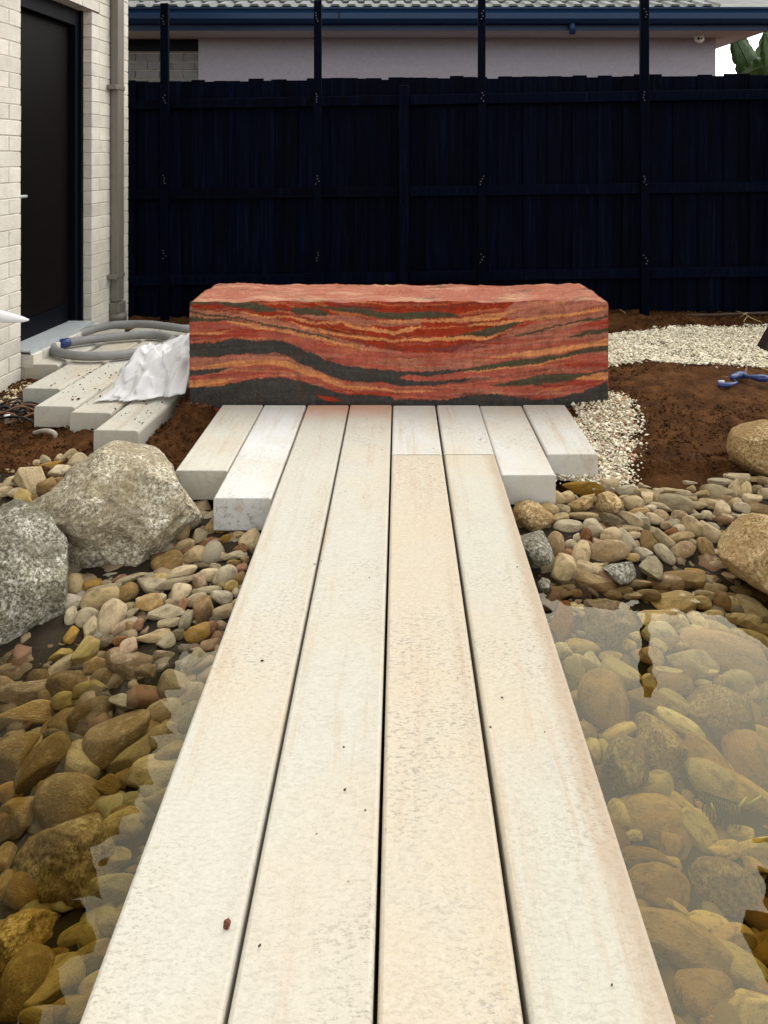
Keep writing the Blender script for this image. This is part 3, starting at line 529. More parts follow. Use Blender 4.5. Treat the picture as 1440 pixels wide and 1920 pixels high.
# lists: (x, y, long, short, tilt, tone) in zoomed-crop pixels; upper-case tone = angular stone
ZL = [(255,312,62,50,-20,'g'),(383,288,100,55,35,'T'),(325,300,55,40,30,'t'),(430,320,105,72,50,'t'),(285,338,110,40,8,'O'),(183,425,190,150,-10,'T'),(332,375,105,75,0,'W'),(265,465,100,90,30,'B'),(65,430,80,55,20,'t'),(30,485,80,55,10,'t'),(130,520,95,80,-35,'y'),(90,490,80,50,10,'t'),(335,430,70,50,0,'p'),(207,325,40,35,0,'t'),(185,520,40,30,0,'b'),(10,465,40,30,0,'g'),
(1195,468,50,42,0,'t'),(1205,502,45,32,0,'g'),(1022,717,105,92,50,'t'),(1120,745,90,80,60,'G'),(1190,695,110,72,50,'T'),(1250,695,75,55,60,'O'),(1270,755,62,58,0,'O'),(1185,775,110,60,20,'R'),(1030,795,115,65,25,'t'),(1083,843,135,90,10,'t'),(1183,820,70,55,15,'p'),(940,885,155,120,10,'b'),(1300,712,45,35,0,'k'),(1395,680,105,75,5,'t'),(1345,738,68,55,-10,'t'),(1410,760,115,95,45,'t'),(1352,808,75,62,0,'R'),(1300,848,160,45,10,'g'),(1375,870,45,40,0,'b'),(1215,840,110,48,15,'T'),(1315,890,72,40,0,'b'),(1025,940,150,70,22,'t'),(905,975,88,62,-5,'Y'),(1130,905,100,35,0,'k'),(1210,910,60,40,-10,'g'),(1180,955,110,70,0,'t'),(1265,962,132,100,30,'g'),(990,1000,210,55,15,'G'),(850,1020,140,90,0,'G'),(755,970,190,42,20,'g'),(665,978,90,45,10,'r'),(1125,990,92,72,-60,'p'),(1350,975,75,58,60,'b'),(1360,915,60,45,30,'r'),(1160,1045,155,48,8,'g'),(1300,1020,75,65,10,'y'),(1015,1060,110,95,80,'t'),(1245,1080,115,72,-10,'g'),(1100,1095,110,65,20,'w'),(1325,1055,50,38,60,'w'),
(355,915,100,72,-50,'g'),(370,960,62,60,0,'b'),(425,1010,125,85,-75,'t'),(450,965,52,40,0,'t'),(515,1010,105,60,5,'O'),(600,1000,50,35,0,'p'),(585,1035,170,50,15,'g'),(565,1085,190,105,12,'t'),(415,1108,125,78,-10,'g'),(715,1055,115,90,35,'b'),(400,1190,105,65,-80,'g'),(490,1195,112,108,0,'g'),(620,1195,190,128,70,'t'),(720,1140,75,55,20,'g'),(790,1100,52,48,0,'w'),(735,1175,100,52,35,'g'),(835,1115,132,108,40,'O'),(905,1090,62,48,70,'g'),(930,1165,190,80,20,'G'),(1020,1135,95,55,75,'R'),(1140,1155,150,128,60,'P'),(1045,1210,110,60,80,'g'),(1255,1165,112,75,30,'t'),(515,1260,112,88,60,'G'),(670,1255,90,50,45,'p'),(735,1245,72,60,0,'b'),(780,1235,70,48,80,'r'),(955,1225,120,50,10,'g'),(1180,1250,75,70,0,'r'),(1245,1240,60,55,0,'p'),(400,1300,97,72,55,'O'),(865,1300,185,75,5,'t'),(590,1330,100,70,10,'k'),(935,1335,92,78,30,'g'),(1110,1285,130,100,15,'O'),(1000,1290,72,60,0,'k'),(1050,1370,90,50,-10,'k'),(1185,1350,102,65,15,'p'),(485,1390,165,105,65,'Y'),(670,1320,70,56,60,'R'),(710,1380,145,92,60,'P'),(345,1405,115,70,5,'Y'),(1100,1440,130,80,65,'G'),(545,1460,130,88,10,'O'),
(1150,855,60,38,10,'t'),(870,1160,60,40,10,'b'),(1070,1180,60,50,40,'t'),(1210,1205,60,40,0,'k'),(300,480,60,45,0,'b'),(1250,1010,70,40,10,'t'),(690,1300,50,35,0,'k'),(960,1110,60,45,10,'t'),(610,1120,60,40,20,'b'),(1050,880,60,45,0,'b'),(1340,1110,70,50,40,'t')]
ZLS = [(740,290,270,220,0,'B'),(500,390,165,90,30,'Y'),(355,460,115,95,10,'y'),(170,540,320,140,5,'O'),(740,470,210,70,-8,'G'),(590,450,110,60,-20,'k'),(660,665,345,225,40,'b'),(510,540,230,150,30,'b'),(365,580,160,130,30,'B'),(245,830,310,205,50,'b'),(90,770,260,215,45,'b'),(90,675,115,90,20,'b'),(370,680,210,80,-10,'k'),(440,850,260,210,60,'t'),(390,1030,320,280,0,'b'),(130,1110,225,200,20,'b'),(590,950,140,135,0,'B'),(780,760,340,125,45,'t'),(400,1150,200,130,35,'t'),(880,860,275,185,20,'t'),(930,680,190,165,20,'t'),(920,520,175,115,25,'t'),(880,430,140,80,-10,'p'),(1000,380,185,165,0,'t'),(1060,570,200,150,60,'g'),(930,230,125,88,0,'t'),(760,1040,150,120,0,'g'),(390,380,210,150,0,'b'),(180,240,170,120,0,'b'),(350,270,165,80,30,'t'),(20,380,120,100,0,'b'),(140,430,265,130,10,'B'),(60,980,135,110,0,'o'),(640,200,120,90,0,'b'),(1080,250,120,90,20,'g'),(570,1010,90,70,0,'t'),(60,300,150,90,10,'b'),(240,335,140,90,-10,'b'),(300,200,110,75,20,'B'),(100,215,130,85,0,'b'),(430,185,120,80,0,'b'),(560,225,115,75,10,'t'),(640,335,110,80,0,'b'),(10,260,120,80,0,'k'),(560,330,100,80,20,'b'),(470,260,110,70,0,'k'),(820,300,100,80,0,'b'),(280,440,110,80,0,'b'),(30,480,130,90,0,'b'),(500,740,120,90,0,'k'),(300,620,110,80,0,'b'),(560,1090,130,100,0,'b'),(280,960,120,90,0,'b'),(960,770,160,130,20,'t'),(830,975,185,130,20,'g'),(720,1130,210,150,10,'b'),(900,1020,180,150,0,'t'),(1080,420,130,110,0,'t'),(700,900,130,90,40,'b'),(850,620,110,80,0,'b'),(1000,640,140,110,10,'g')]
ZLT = [(20,480,160,110,80,'b'),(30,330,150,115,70,'b'),(125,408,95,88,0,'t'),(160,530,225,175,-20,'b'),(150,1050,370,310,60,'b'),(300,1040,300,280,20,'t'),(520,900,220,170,40,'t'),(260,1225,260,130,0,'t'),(500,1180,220,160,10,'t'),(30,150,110,160,0,'b'),(640,700,150,200,80,'g'),(330,880,120,90,0,'b'),(420,760,160,110,20,'t'),(700,130,210,170,10,'t'),(800,60,170,130,0,'g'),(620,520,230,190,20,'g'),(560,760,190,150,0,'t'),(560,1060,210,180,30,'t'),(640,330,160,120,0,'t'),(420,1180,200,150,0,'b'),(340,1200,150,120,0,'b')]
ZR = [(150,430,78,58,80,'b'),(150,395,80,40,-30,'t'),(215,450,88,50,-15,'t'),(262,463,52,45,0,'b'),(345,455,145,75,-22,'t'),(303,490,56,42,0,'b'),(350,520,86,55,-15,'t'),(435,460,66,60,0,'t'),(475,463,40,30,0,'g'),(415,525,66,55,0,'g'),(515,415,180,70,-8,'O'),(645,405,92,70,0,'T'),(740,425,100,50,5,'g'),(405,560,72,42,5,'t'),(515,553,135,38,-3,'t'),(440,605,130,65,5,'g'),(570,617,97,93,0,'g'),(660,577,112,65,-10,'K'),(755,577,105,70,-20,'T'),(770,493,90,75,5,'t'),(795,537,92,45,5,'o'),(785,437,50,40,0,'t'),(815,410,70,22,5,'w'),(835,435,70,30,-10,'t'),(890,430,45,30,0,'t'),(835,470,80,64,70,'t'),(888,485,75,52,85,'t'),(905,510,102,40,-12,'g'),(850,520,60,45,0,'g'),(820,590,112,60,-60,'G'),(745,620,122,40,0,'t'),(770,650,66,35,5,'t'),(880,570,86,50,-15,'t'),(905,560,72,70,0,'b'),(955,430,90,30,-10,'t'),(975,490,162,85,-15,'g'),(1010,440,82,35,-5,'w'),(1045,470,76,28,0,'t'),(1010,560,92,60,-10,'b'),(965,592,66,45,0,'g'),(955,632,70,42,5,'r'),(1000,620,52,45,0,'w'),(910,668,135,62,-48,'W'),(843,680,102,78,85,'B'),(1005,660,116,52,5,'t'),(1073,620,128,95,-35,'t'),(1150,640,128,85,-55,'T'),(1130,715,105,70,-55,'b'),(1085,555,72,28,0,'g'),(1185,438,142,80,0,'g'),(1145,490,92,45,-15,'t'),(1085,500,92,35,0,'t'),(1200,525,92,70,35,'t'),(1275,425,108,58,85,'t'),(1325,430,97,55,60,'t'),(1285,360,112,45,5,'T'),(1210,385,122,40,-8,'w'),(1310,515,76,55,0,'g'),(1360,465,87,50,5,'t'),(1395,520,112,60,-10,'b'),(1385,420,52,40,0,'w'),(1420,440,52,50,0,'t'),(1415,375,52,40,0,'b'),(1360,370,72,25,0,'t'),(1305,390,62,45,0,'t'),(1265,490,82,45,10,'t'),(1050,388,66,20,-5,'w'),(1055,415,42,30,0,'t'),(1135,550,46,45,0,'t'),
(372,720,165,88,80,'b'),(340,790,120,70,85,'g'),(415,820,145,118,45,'T'),(452,697,62,48,10,'w'),(485,660,45,34,80,'w'),(505,745,132,80,75,'t'),(525,812,92,70,-5,'t'),(595,820,65,58,0,'t'),(530,700,60,48,-30,'b'),(530,655,80,58,80,'r'),(590,685,46,40,0,'p'),(655,655,97,85,0,'t'),(640,730,188,105,8,'b'),(735,680,128,60,-60,'g'),(760,760,70,40,-5,'o'),(820,745,82,65,0,'g'),(925,745,112,60,-50,'g'),(1015,725,117,75,20,'B'),(855,810,112,102,80,'G'),(440,750,62,50,60,'r'),(775,695,42,38,0,'b'),(1205,740,72,30,-15,'t'),(1175,775,92,26,0,'g'),(1200,795,102,36,0,'b'),(1075,690,62,30,-30,'t'),(700,545,60,40,0,'b'),(470,500,50,36,0,'t'),(560,470,46,36,0,'b'),(620,640,50,40,0,'k'),(690,700,50,40,0,'k'),(1240,560,60,36,0,'t'),(1030,520,60,30,0,'t'),(930,600,50,36,0,'b'),(1090,650,40,40,0,'k'),(1230,470,60,40,0,'b'),(1160,410,60,30,10,'t'),(1110,445,70,34,10,'t'),(870,450,46,30,0,'b'),(720,465,50,30,0,'t'),(1340,560,60,34,0,'w'),(1300,600,80,52,0,'t'),(1390,590,110,34,-12,'W'),(1320,570,130,40,-8,'W')]
ZRS = [(550,910,225,120,-20,'B'),(425,910,92,30,0,'b'),(400,950,102,72,0,'b'),(475,945,62,45,0,'b'),(895,900,100,92,0,'b'),(950,890,122,80,0,'b'),(1010,890,200,112,10,'b'),(1050,840,122,45,0,'o'),(1120,880,84,50,0,'B'),(1230,850,102,60,0,'b'),(1260,880,112,80,0,'b'),(1165,920,112,60,0,'t'),(1300,930,92,50,0,'b'),(790,895,112,40,0,'b'),(715,930,82,42,0,'b'),(840,950,102,52,0,'b'),(1100,820,82,22,0,'t'),(1195,825,92,26,0,'t'),(1350,920,92,50,0,'b'),(1290,850,92,42,0,'b'),(560,850,70,40,0,'k'),(980,830,80,40,0,'k'),(1400,960,90,50,0,'b'),(1130,950,90,44,0,'t'),(1230,960,90,44,0,'b'),(660,950,80,44,0,'b'),(760,950,80,40,0,'t')]
ZS = [(290,200,185,140,-70,'R'),(370,120,92,60,0,'g'),(395,340,170,78,-8,'t'),(290,360,92,82,0,'g'),(455,440,140,118,80,'g'),(355,490,172,104,-75,'g'),(555,390,112,52,0,'t'),(375,405,62,50,0,'g'),(610,490,195,150,-15,'g'),(520,655,340,230,-82,'b'),(750,385,172,92,-12,'p'),(820,180,205,92,5,'t'),(900,90,230,120,0,'t'),(830,270,172,132,0,'g'),(1050,195,127,66,-55,'t'),(935,210,102,75,20,'t'),(1000,245,132,52,5,'t'),(825,330,87,68,-50,'w'),(880,335,45,38,80,'w'),(950,325,92,40,0,'w'),(985,420,290,127,-8,'w'),(1190,360,405,190,-25,'p'),(1360,310,235,112,-15,'t'),(1090,490,122,40,5,'w'),(1070,540,92,36,0,'w'),(1155,235,132,60,-25,'t'),(1180,90,112,88,80,'p'),(1060,90,102,72,0,'t'),(1130,160,102,52,0,'t'),(1235,180,102,52,0,'W'),(1320,200,142,92,0,'t'),(1350,130,185,112,-30,'w'),(1240,100,82,68,80,'t'),(1300,75,82,42,0,'t'),(1410,240,82,62,0,'t'),(910,550,182,116,5,'b'),(870,480,152,62,0,'g'),(905,650,162,112,-25,'g'),(750,630,212,132,-12,'B'),(770,540,92,80,80,'t'),(1275,535,152,122,0,'g'),(1340,590,112,92,-60,'t'),(1410,490,132,80,85,'g'),(1435,600,120,60,80,'g'),(940,770,262,92,-32,'g'),(600,820,182,75,25,'t'),(535,950,167,60,-75,'g'),(450,930,142,88,80,'g'),(790,1130,212,162,10,'g'),(1130,1000,335,150,-50,'b'),(1130,1110,305,200,-45,'g'),(1340,970,330,260,-60,'p'),(1390,830,165,92,-15,'t'),(1340,1180,310,152,-35,'t'),(1270,1020,102,62,0,'g'),(780,1300,330,240,0,'b'),(960,1220,152,62,-40,'t'),(1030,1320,142,138,0,'t'),(1090,1270,122,62,-40,'O'),(600,1280,150,128,80,'g'),(660,330,70,60,0,'y'),(690,280,60,50,0,'t'),(1180,530,80,60,0,'t'),(1420,1080,120,90,0,'g'),(380,620,100,70,10,'p'),(420,860,90,60,0,'k')]
ZT = [(1045,250,245,170,-75,'g'),(900,320,132,110,80,'p'),(770,390,262,112,-8,'b'),(1180,340,172,102,0,'t'),(1370,340,225,112,20,'t'),(1370,440,122,82,-30,'p'),(1290,250,122,92,0,'g'),(820,560,305,260,0,'b'),(940,690,192,76,-55,'t'),(900,870,560,330,-15,'b'),(1100,760,205,142,0,'t'),(1250,990,330,220,-20,'g'),(1090,1160,275,265,0,'b'),(940,1180,185,100,80,'k'),(1330,1250,300,230,60,'W'),(1150,1300,162,62,0,'p'),(1250,850,205,180,0,'p'),(1420,900,200,150,30,'b'),(680,260,90,60,0,'g'),(880,420,120,80,-10,'t'),(1400,1100,200,140,-30,'o')]
def run(L, ox, oy, k, lift, name, group, where, **kw):
    for (x, y, a, b, an, cd) in L: place_stone(ox + x / k, oy + y / k, a / k, b / k, an, cd, lift, name, group, where, **kw)
run(ZL, 0, 760, 3, .45, 'river_pebble', 'river pebbles on the bank by the boulders', 'river pebble on the bank between boulders and footbridge')
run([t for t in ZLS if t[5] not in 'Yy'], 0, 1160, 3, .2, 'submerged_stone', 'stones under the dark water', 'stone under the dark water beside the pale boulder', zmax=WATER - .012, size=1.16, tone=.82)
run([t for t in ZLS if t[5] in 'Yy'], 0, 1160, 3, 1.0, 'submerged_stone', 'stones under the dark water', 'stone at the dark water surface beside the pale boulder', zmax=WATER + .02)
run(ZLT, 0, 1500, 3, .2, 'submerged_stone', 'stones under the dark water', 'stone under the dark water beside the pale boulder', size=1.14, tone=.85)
run(ZR, 900, 760, 2.667, .45, 'river_pebble', 'river pebbles on the bank by the soil bed', 'river pebble on the bank below the soil bed')
run(ZRS, 900, 760, 2.667, .2, 'submerged_stone', 'stones at the shallow water edge', 'stone just under water at the soil bed bank', zmax=WATER - .004, size=1.2)
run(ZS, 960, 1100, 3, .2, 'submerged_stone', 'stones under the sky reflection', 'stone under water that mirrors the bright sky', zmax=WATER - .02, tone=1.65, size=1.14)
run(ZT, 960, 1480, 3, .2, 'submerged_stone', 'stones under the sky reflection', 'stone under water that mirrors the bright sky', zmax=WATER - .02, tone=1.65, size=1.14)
same = {}
for o, d_ in STONES: same.setdefault(o['label'], []).append((d_, o))
ORD = ['first', 'second', 'third', 'fourth', 'fifth', 'sixth', 'seventh', 'eighth', 'ninth', 'tenth', 'eleventh', 'twelfth']
for lb_, lst in same.items():
    if len(lst) < 2: continue
    lst.sort(key=lambda t: t[0])
    for k, (d_, o) in enumerate(lst[:12]): o['label'] = f'{lb_}, {ORD[k]} from the bridge'
bmi = bmesh.new(); bmesh.ops.create_icosphere(bmi, subdivisions=1, radius=1); bmi.verts.ensure_lookup_table(); IC = (np.array([v.co[:] for v in bmi.verts]), np.array([[v.index for v in f.verts] for f in bmi.faces])); bmi.free()
bmi = bmesh.new(); bmesh.ops.create_icosphere(bmi, subdivisions=2, radius=1); bmi.verts.ensure_lookup_table(); IC2 = (np.array([v.co[:] for v in bmi.verts]), np.array([[v.index for v in f.verts] for f in bmi.faces])); bmi.free()
FC = [(.24, .18, .105), (.30, .22, .13), (.18, .13, .075), (.27, .23, .16), (.20, .11, .06)]
def filler(name, label, poly, sp, rad, seed, z):
    o = scatter(name, label, 'pebbles', poly, sp, rad, TONE, seed, .55, FC, z, verts=IC2); o.data.polygons.foreach_set('use_smooth', [True] * len(o.data.polygons)); return o
FC = [tuple(v * .95 for v in c) for c in FC]
filler('bank_pebbles', 'small brown pebbles filling gaps between river stones by the boulders', [(-1.75, 3.15), (-1.1, 3.2), (-.9, 2.9), (-.44, 2.7), (-.44, 1.9), (-1.75, 1.9)], .034, .020, 21, -.018)
filler('shore_pebbles', 'small brown pebbles filling gaps between river stones below the soil', [(.38, 2.85), (.8, 2.86), (1.2, 2.93), (1.7, 3.0), (2.2, 3.02), (2.2, 2.3), (.38, 2.3)], .034, .020, 22, -.018)
filler('bed_pebbles', 'brown gravel covering the pond bed between larger stones', [(-1.9, .5), (1.9, .5), (1.9, 2.4), (-1.9, 2.0)], .046, .032, 23, -.026)

def boulder(poly, Yc, depth, mat, label, group=None, name='boulder', seed=0, amp=.05, block=.75, nth=110, nph=56, zlift=None, submerged=False, fac=.44, grow=1.06):
    P = np.array(poly, float); c = (P.min(0) + P.max(0)) / 2; c = (c + P.mean(0)) / 2; P = c + (P - c) * grow
    th = np.linspace(0, 2 * math.pi, nth, endpoint=False); r = np.zeros(nth)
    for i, t in enumerate(th):
        dx, dy = math.cos(t), -math.sin(t); best = 0
        for k in range(len(P)):
            a = P[k] - c; b = P[(k + 1) % len(P)] - c; e = b - a; den = dx * e[1] - dy * e[0]
            if abs(den) < 1e-9: continue
            s = (a[0] * e[1] - a[1] * e[0]) / den; u = (a[0] * dy - a[1] * dx) / den
            if s > 0 and -1e-6 <= u <= 1 + 1e-6: best = max(best, s)
        r[i] = best
    s = Yc / F; C0 = at(c[0], c[1], Yc); d = (C0 - camv).normalized(); u = Vector((1, 0, 0)); u = (u - d * d.x).normalized(); vv = (Vector((0, 0, 1)) - d * d.z); vv = (vv - u * vv.dot(u)).normalized(); wv = u.cross(vv)
    ca = math.cos(math.atan2(-d.z, d.y)); off = Vector((seed * 7.3, seed * 1.7, seed * 3.3)); V = []; Fq = []
    size = float(np.mean(r)) * s
    dirs = [Vector((random.Random(seed * 31 + k).uniform(-1, 1), random.Random(seed * 37 + k).uniform(-1, 1), random.Random(seed * 41 + k).uniform(.05, .9))).normalized() for k in range(14)]; FL = [.12 + .34 * random.Random(seed * 53 + k).random() for k in range(14)]
    for j in range(nph + 1):
        ph = math.pi * j / nph; S = math.sin(ph) ** block if 0 < j < nph else 0; Cc = math.copysign(abs(math.cos(ph)) ** .8, math.cos(ph))
        for i in range(nth):
            lx = r[i] * s * math.cos(th[i]) * S; ly = r[i] * s * math.sin(th[i]) * S * ca; lz = depth * Cc
            q_ = Vector((lx, ly, lz)) / size
            n1 = mnoise.noise(q_ * 1.3 + off); n2 = mnoise.ridged_multi_fractal(q_ * 1.6 + off, 1.0, 2.1, 5, 1.0, 2.0) - 1.1; n3 = mnoise.noise(q_ * 7 + off) ; n4 = mnoise.noise(q_ * 18 + off)
            fr = 1 - .5 * S ** 4
            p = Vector((lx, ly, lz))
            for k, dv in enumerate(dirs):                     # broad flat facets
                lim = size * (fac + FL[k]); m_ = p.dot(dv)
                if m_ > lim: p = p - dv * (m_ - lim) * .92
            nr = (Vector((lx / max(1e-6, (r[i] * s) ** 2), ly / max(1e-6, (r[i] * s * ca) ** 2), lz / depth ** 2)))
            nr = nr.normalized() if nr.length > 1e-9 else Vector((0, 0, 1))
            q2 = p / size; ds = mnoise.voronoi(q2 * 2.2 + off)[0]; chip = min(.35, ds[1] - ds[0])
            dl = size * (amp * 1.2 * n1 + amp * 1.0 * n2 + amp * 1.1 * (chip - .2) + .030 * n3 + .014 * n4)
            p = p + nr * dl * fr
            V.append(p)
    for j in range(nph):
        for i in range(nth): Fq.append((j * nth + i, (j + 1) * nth + i, (j + 1) * nth + (i + 1) % nth, j * nth + (i + 1) % nth))
    me = bpy.data.meshes.new(name); me.from_pydata(V, [], Fq); me.update(); bm = bmesh.new(); bm.from_mesh(me); bmesh.ops.remove_doubles(bm, verts=bm.verts[:], dist=1e-5); bmesh.ops.recalc_face_normals(bm, faces=bm.faces[:]); bm.to_mesh(me); bm.free()
    o = mesh_obj(name, me, mat, None, True); o.matrix_world = Matrix.Translation(C0) @ Matrix((u, vv, wv)).transposed().to_4x4()
    tag(o, label, 'boulder' if name == 'boulder' else 'rock', group); return o
BG = 'granite boulders around the pond'
boulder([(58, 985), (56, 945), (75, 930), (108, 925), (118, 905), (132, 870), (155, 832), (185, 822), (215, 816), (255, 820), (290, 835), (320, 855), (345, 875), (370, 892), (388, 908), (398, 945), (399, 985), (385, 1010), (350, 1030), (330, 1055), (300, 1085), (240, 1102), (195, 1108), (160, 1098), (130, 1078), (108, 1045), (80, 1010)], 2.56, .17, GR_A, 'large speckled granite boulder rising beside the white sleeper ends', BG, seed=3, amp=.08, block=.55, nth=180, nph=90)
boulder([(-70, 930), (0, 932), (30, 940), (55, 965), (75, 988), (96, 1010), (107, 1045), (118, 1120), (124, 1170), (118, 1200), (95, 1225), (60, 1240), (0, 1255), (-70, 1250), (-100, 1100)], 2.28, .17, GR_B, 'pale grey mossy granite boulder standing in the water', BG, seed=5, amp=.07, block=.55, nth=160, nph=80)
boulder([(1371, 850), (1369, 825), (1378, 808), (1400, 797), (1430, 790), (1480, 790), (1510, 830), (1500, 885), (1440, 898), (1405, 893), (1382, 877)], 3.05, .13, GR_C, 'rounded tan granite boulder on the soil edge', BG, seed=8, amp=.035)
boulder([(1345, 1005), (1347, 978), (1370, 966), (1400, 964), (1450, 968), (1520, 985), (1530, 1060), (1500, 1130), (1440, 1122), (1405, 1095), (1375, 1072), (1355, 1040)], 2.46, .14, GR_C, 'flat-topped tan granite boulder with pebbles on it, in the shallows', BG, seed=11, amp=.035)
RG = 'granite rocks among the pebbles'
def rk(poly, mat, label, seed, amp=.06, depth=None, sub=False, yoff=0.0, group=RG, **kw):
    P = np.array(poly); c = P.mean(0); h = hit(c[0], c[1], 0.02 if not sub else .0); sz = (np.ptp(P[:, 0]) + np.ptp(P[:, 1])) / 4 / F * h.y
    return boulder(poly, h.y + yoff, depth or sz * .75, mat, label, group, 'granite_rock', seed, amp, .7, 64, 34, **kw)
rk([(950, 945), (960, 935), (975, 933), (1010, 945), (1035, 965), (1043, 985), (1035, 1002), (1010, 1002), (975, 990), (955, 975)], GR_C, 'coarse tan granite rock against the bridge edge', 13)
rk([(960, 992), (985, 988), (1018, 984), (1025, 1010), (1036, 1035), (1033, 1062), (1020, 1088), (1008, 1092), (990, 1065), (972, 1025)], GR_B, 'pale grey faceted rock wedged against the bridge', 14, .03)
rk([(1003, 1097), (1018, 1083), (1033, 1088), (1038, 1105), (1028, 1116), (1010, 1116)], GR_B, 'small grey rock at the waterline against the bridge', 15)
rk([(1060, 950), (1095, 930), (1118, 926), (1122, 940), (1097, 957), (1070, 968)], GR_C, 'small blocky pale granite rock among the pebbles', 16, .03)
rk([(1116, 952), (1124, 928), (1145, 920), (1160, 930), (1172, 950), (1170, 962), (1150, 970), (1124, 967)], GR_C, 'fist-sized speckled granite rock beside the blocky one', 17)
rk([(1128, 1068), (1150, 1058), (1185, 1054), (1200, 1065), (1198, 1082), (1170, 1098), (1140, 1102), (1130, 1088)], GR_B, 'greenish granite rock half in the shallow water', 18)
rk([(1063, 1145), (1085, 1127), (1140, 1124), (1190, 1134), (1195, 1165), (1185, 1202), (1160, 1222), (1130, 1217), (1095, 1197), (1070, 1167)], GR_D, 'submerged grey granite rock beside the post reflection', 19, sub=True)
rk([(1165, 1355), (1185, 1333), (1225, 1337), (1265, 1362), (1295, 1400), (1306, 1430), (1300, 1470), (1292, 1500), (1268, 1495), (1228, 1445), (1160, 1390)], GR_C, 'submerged yellow-green granite rock under a rose one', 20, sub=True)
rk([(1142, 1398), (1175, 1378), (1215, 1395), (1233, 1430), (1222, 1447), (1190, 1477), (1160, 1496), (1132, 1492), (1122, 1450)], GR_D, 'submerged rose granite rock leaning on the yellow-green one', 21, .03, sub=True, yoff=-.03)
rk([(1288, 1300), (1320, 1283), (1360, 1286), (1420, 1315), (1447, 1345), (1442, 1382), (1392, 1403), (1365, 1417), (1330, 1397), (1300, 1352)], GR_D, 'large submerged angular rose-brown rock under the sky reflection', 22, .04, sub=True)
rk([(1265, 1650), (1320, 1609), (1360, 1607), (1410, 1633), (1450, 1640), (1450, 1722), (1370, 1724), (1310, 1704), (1282, 1692)], GR_D, 'broad flat submerged rock near the dark roof reflection', 23, .03, sub=True)
rk([(33, 1612), (55, 1570), (110, 1544), (150, 1528), (215, 1523), (245, 1560), (238, 1600), (218, 1662), (192, 1724), (150, 1730), (108, 1694), (58, 1642)], GR_D, 'large dark submerged granite rock beside the bridge', 24, .05, sub=True)
rk([(-10, 1725), (40, 1704), (95, 1714), (114, 1750), (112, 1792), (60, 1804), (20, 1835), (-10, 1845), (-50, 1765)], GR_C, 'rough brown submerged rock below the dark granite rock', 25, .05, sub=True)

# ---------------------------------------------------------------- house beside the garden (brick wall, door, downpipe, eave)
H = empty('brick_house', (-2.11, 4.31, -.1), RZ); tag(H, 'white brick house with black door, downpipe and tiled eave', 'house')
wall = box('wall', -.30, -.108, -6.0, -.02, -.12, 2.95, MORTAR, H)
DY0, DY1, CORN = -.02, .84, 1.43
box('wall_core', -.30, -.108, DY1 + .002, CORN - .012, -.12, 2.95, MORTAR, wall)
box('lintel_core', -.30, -.108, DY0 + .003, DY1 - .001, 2.30, 2.95, MORTAR, wall)
box('mortar', -.108, -.0045, -6.0, DY0 - .006, -.12, 2.94, MORTAR, wall); box('mortar', -.1075, -.0045, DY1 + .006, CORN - .006, -.12, 2.94, MORTAR, wall); box('mortar', -.1075, -.0045, DY0 - .004, DY1 + .004, 2.248, 2.94, MORTAR, wall)
bmesh_cache = {}
def brick(y0, y1, k):
    ln = round(y1 - y0, 3)
    if ln < .03: return
    v = rnd.randrange(3) if ln > .2 else 0
    key = (ln, v)
    if key not in bmesh_cache:
        bm = bmesh.new(); bmesh.ops.create_cube(bm, size=1)
        for q_ in bm.verts: q_.co = Vector(((q_.co.x - .5) * .105, q_.co.y * ln, q_.co.z * .0805))
        bmesh.ops.bevel(bm, geom=bm.edges[:], offset=.0025, segments=1, affect='EDGES')
        for q_ in bm.verts: q_.co += Vector((mnoise.noise(q_.co * 20 + Vector((v * 9, ln * 50, 0))), mnoise.noise(q_.co * 23 + Vector((4, v * 9, 1))), mnoise.noise(q_.co * 21 + Vector((7, 1, v * 9))))) * .0016
        me = bpy.data.meshes.new('brick'); bm.to_mesh(me); bm.free(); me.materials.append(BRICK); bmesh_cache[key] = me
    o = link(bpy.data.objects.new('brick', bmesh_cache[key]), wall); o.location = (rnd.uniform(-.0012, .0012), (y0 + y1) / 2, k * .086 + .0405)
for k in range(-1, 32):
    for a, b in (((-.98, DY0), (DY1, CORN)) if k < 26 else ((-.98, CORN),)):
        y = b; first = True
        while y > a + .001:
            ln = .236 if not (first and k % 2) else .113
            y0 = max(a, y - ln); brick(y0, y, k); y = y0 - .0055; first = False
dr = empty('door'); dr.parent = H
dr = mesh_obj('door', box_mesh('door', -.165, -.125, DY0 - .05, DY1 - .07, .16, 2.13), DOORM, H)
box('door_panel', -.128, -.121, DY0 + .05, DY1 - .10, .22, 2.06, DOORM, dr, .003); 
fr = box('door_frame', -.16, -.075, DY1 - .072, DY1 + .002, .08, 2.235, FRAMEM, H, .004)
box('frame_head', -.16, -.075, DY0 - .05, DY1 - .0725, 2.125, 2.235, FRAMEM, fr, .004); box('frame_stop', -.074, -.058, DY1 - .026, DY1 + .001, .08, 2.245, FRAMEM, fr, .002); box('frame_side', -.16, -.076, DY0 - .06, DY0 + .02, .08, 2.12, FRAMEM, fr, .003)
box('lintel', -.105, .002, DY0 - .1, DY1 + .10, 2.2375, 2.2455, FRAMEM, H)
tube('door_handle', [(-.118, DY0 + .06, 1.03), (-.07, DY0 + .06, 1.03), (-.065, DY0 + .17, 1.03)], .009, ALU, dr, 8)
th_ = box('threshold', -.125, .045, DY0 + .012, DY1 - .07, .165, .178, ALU, H, .002); box('threshold_lip', .0455, .0485, DY0 + .012, DY1 - .07, .150, .178, ALU, th_); box('kick_plate', -.12, -.114, DY0, DY1 - .1, .18, .30, FRAMEM, th_)
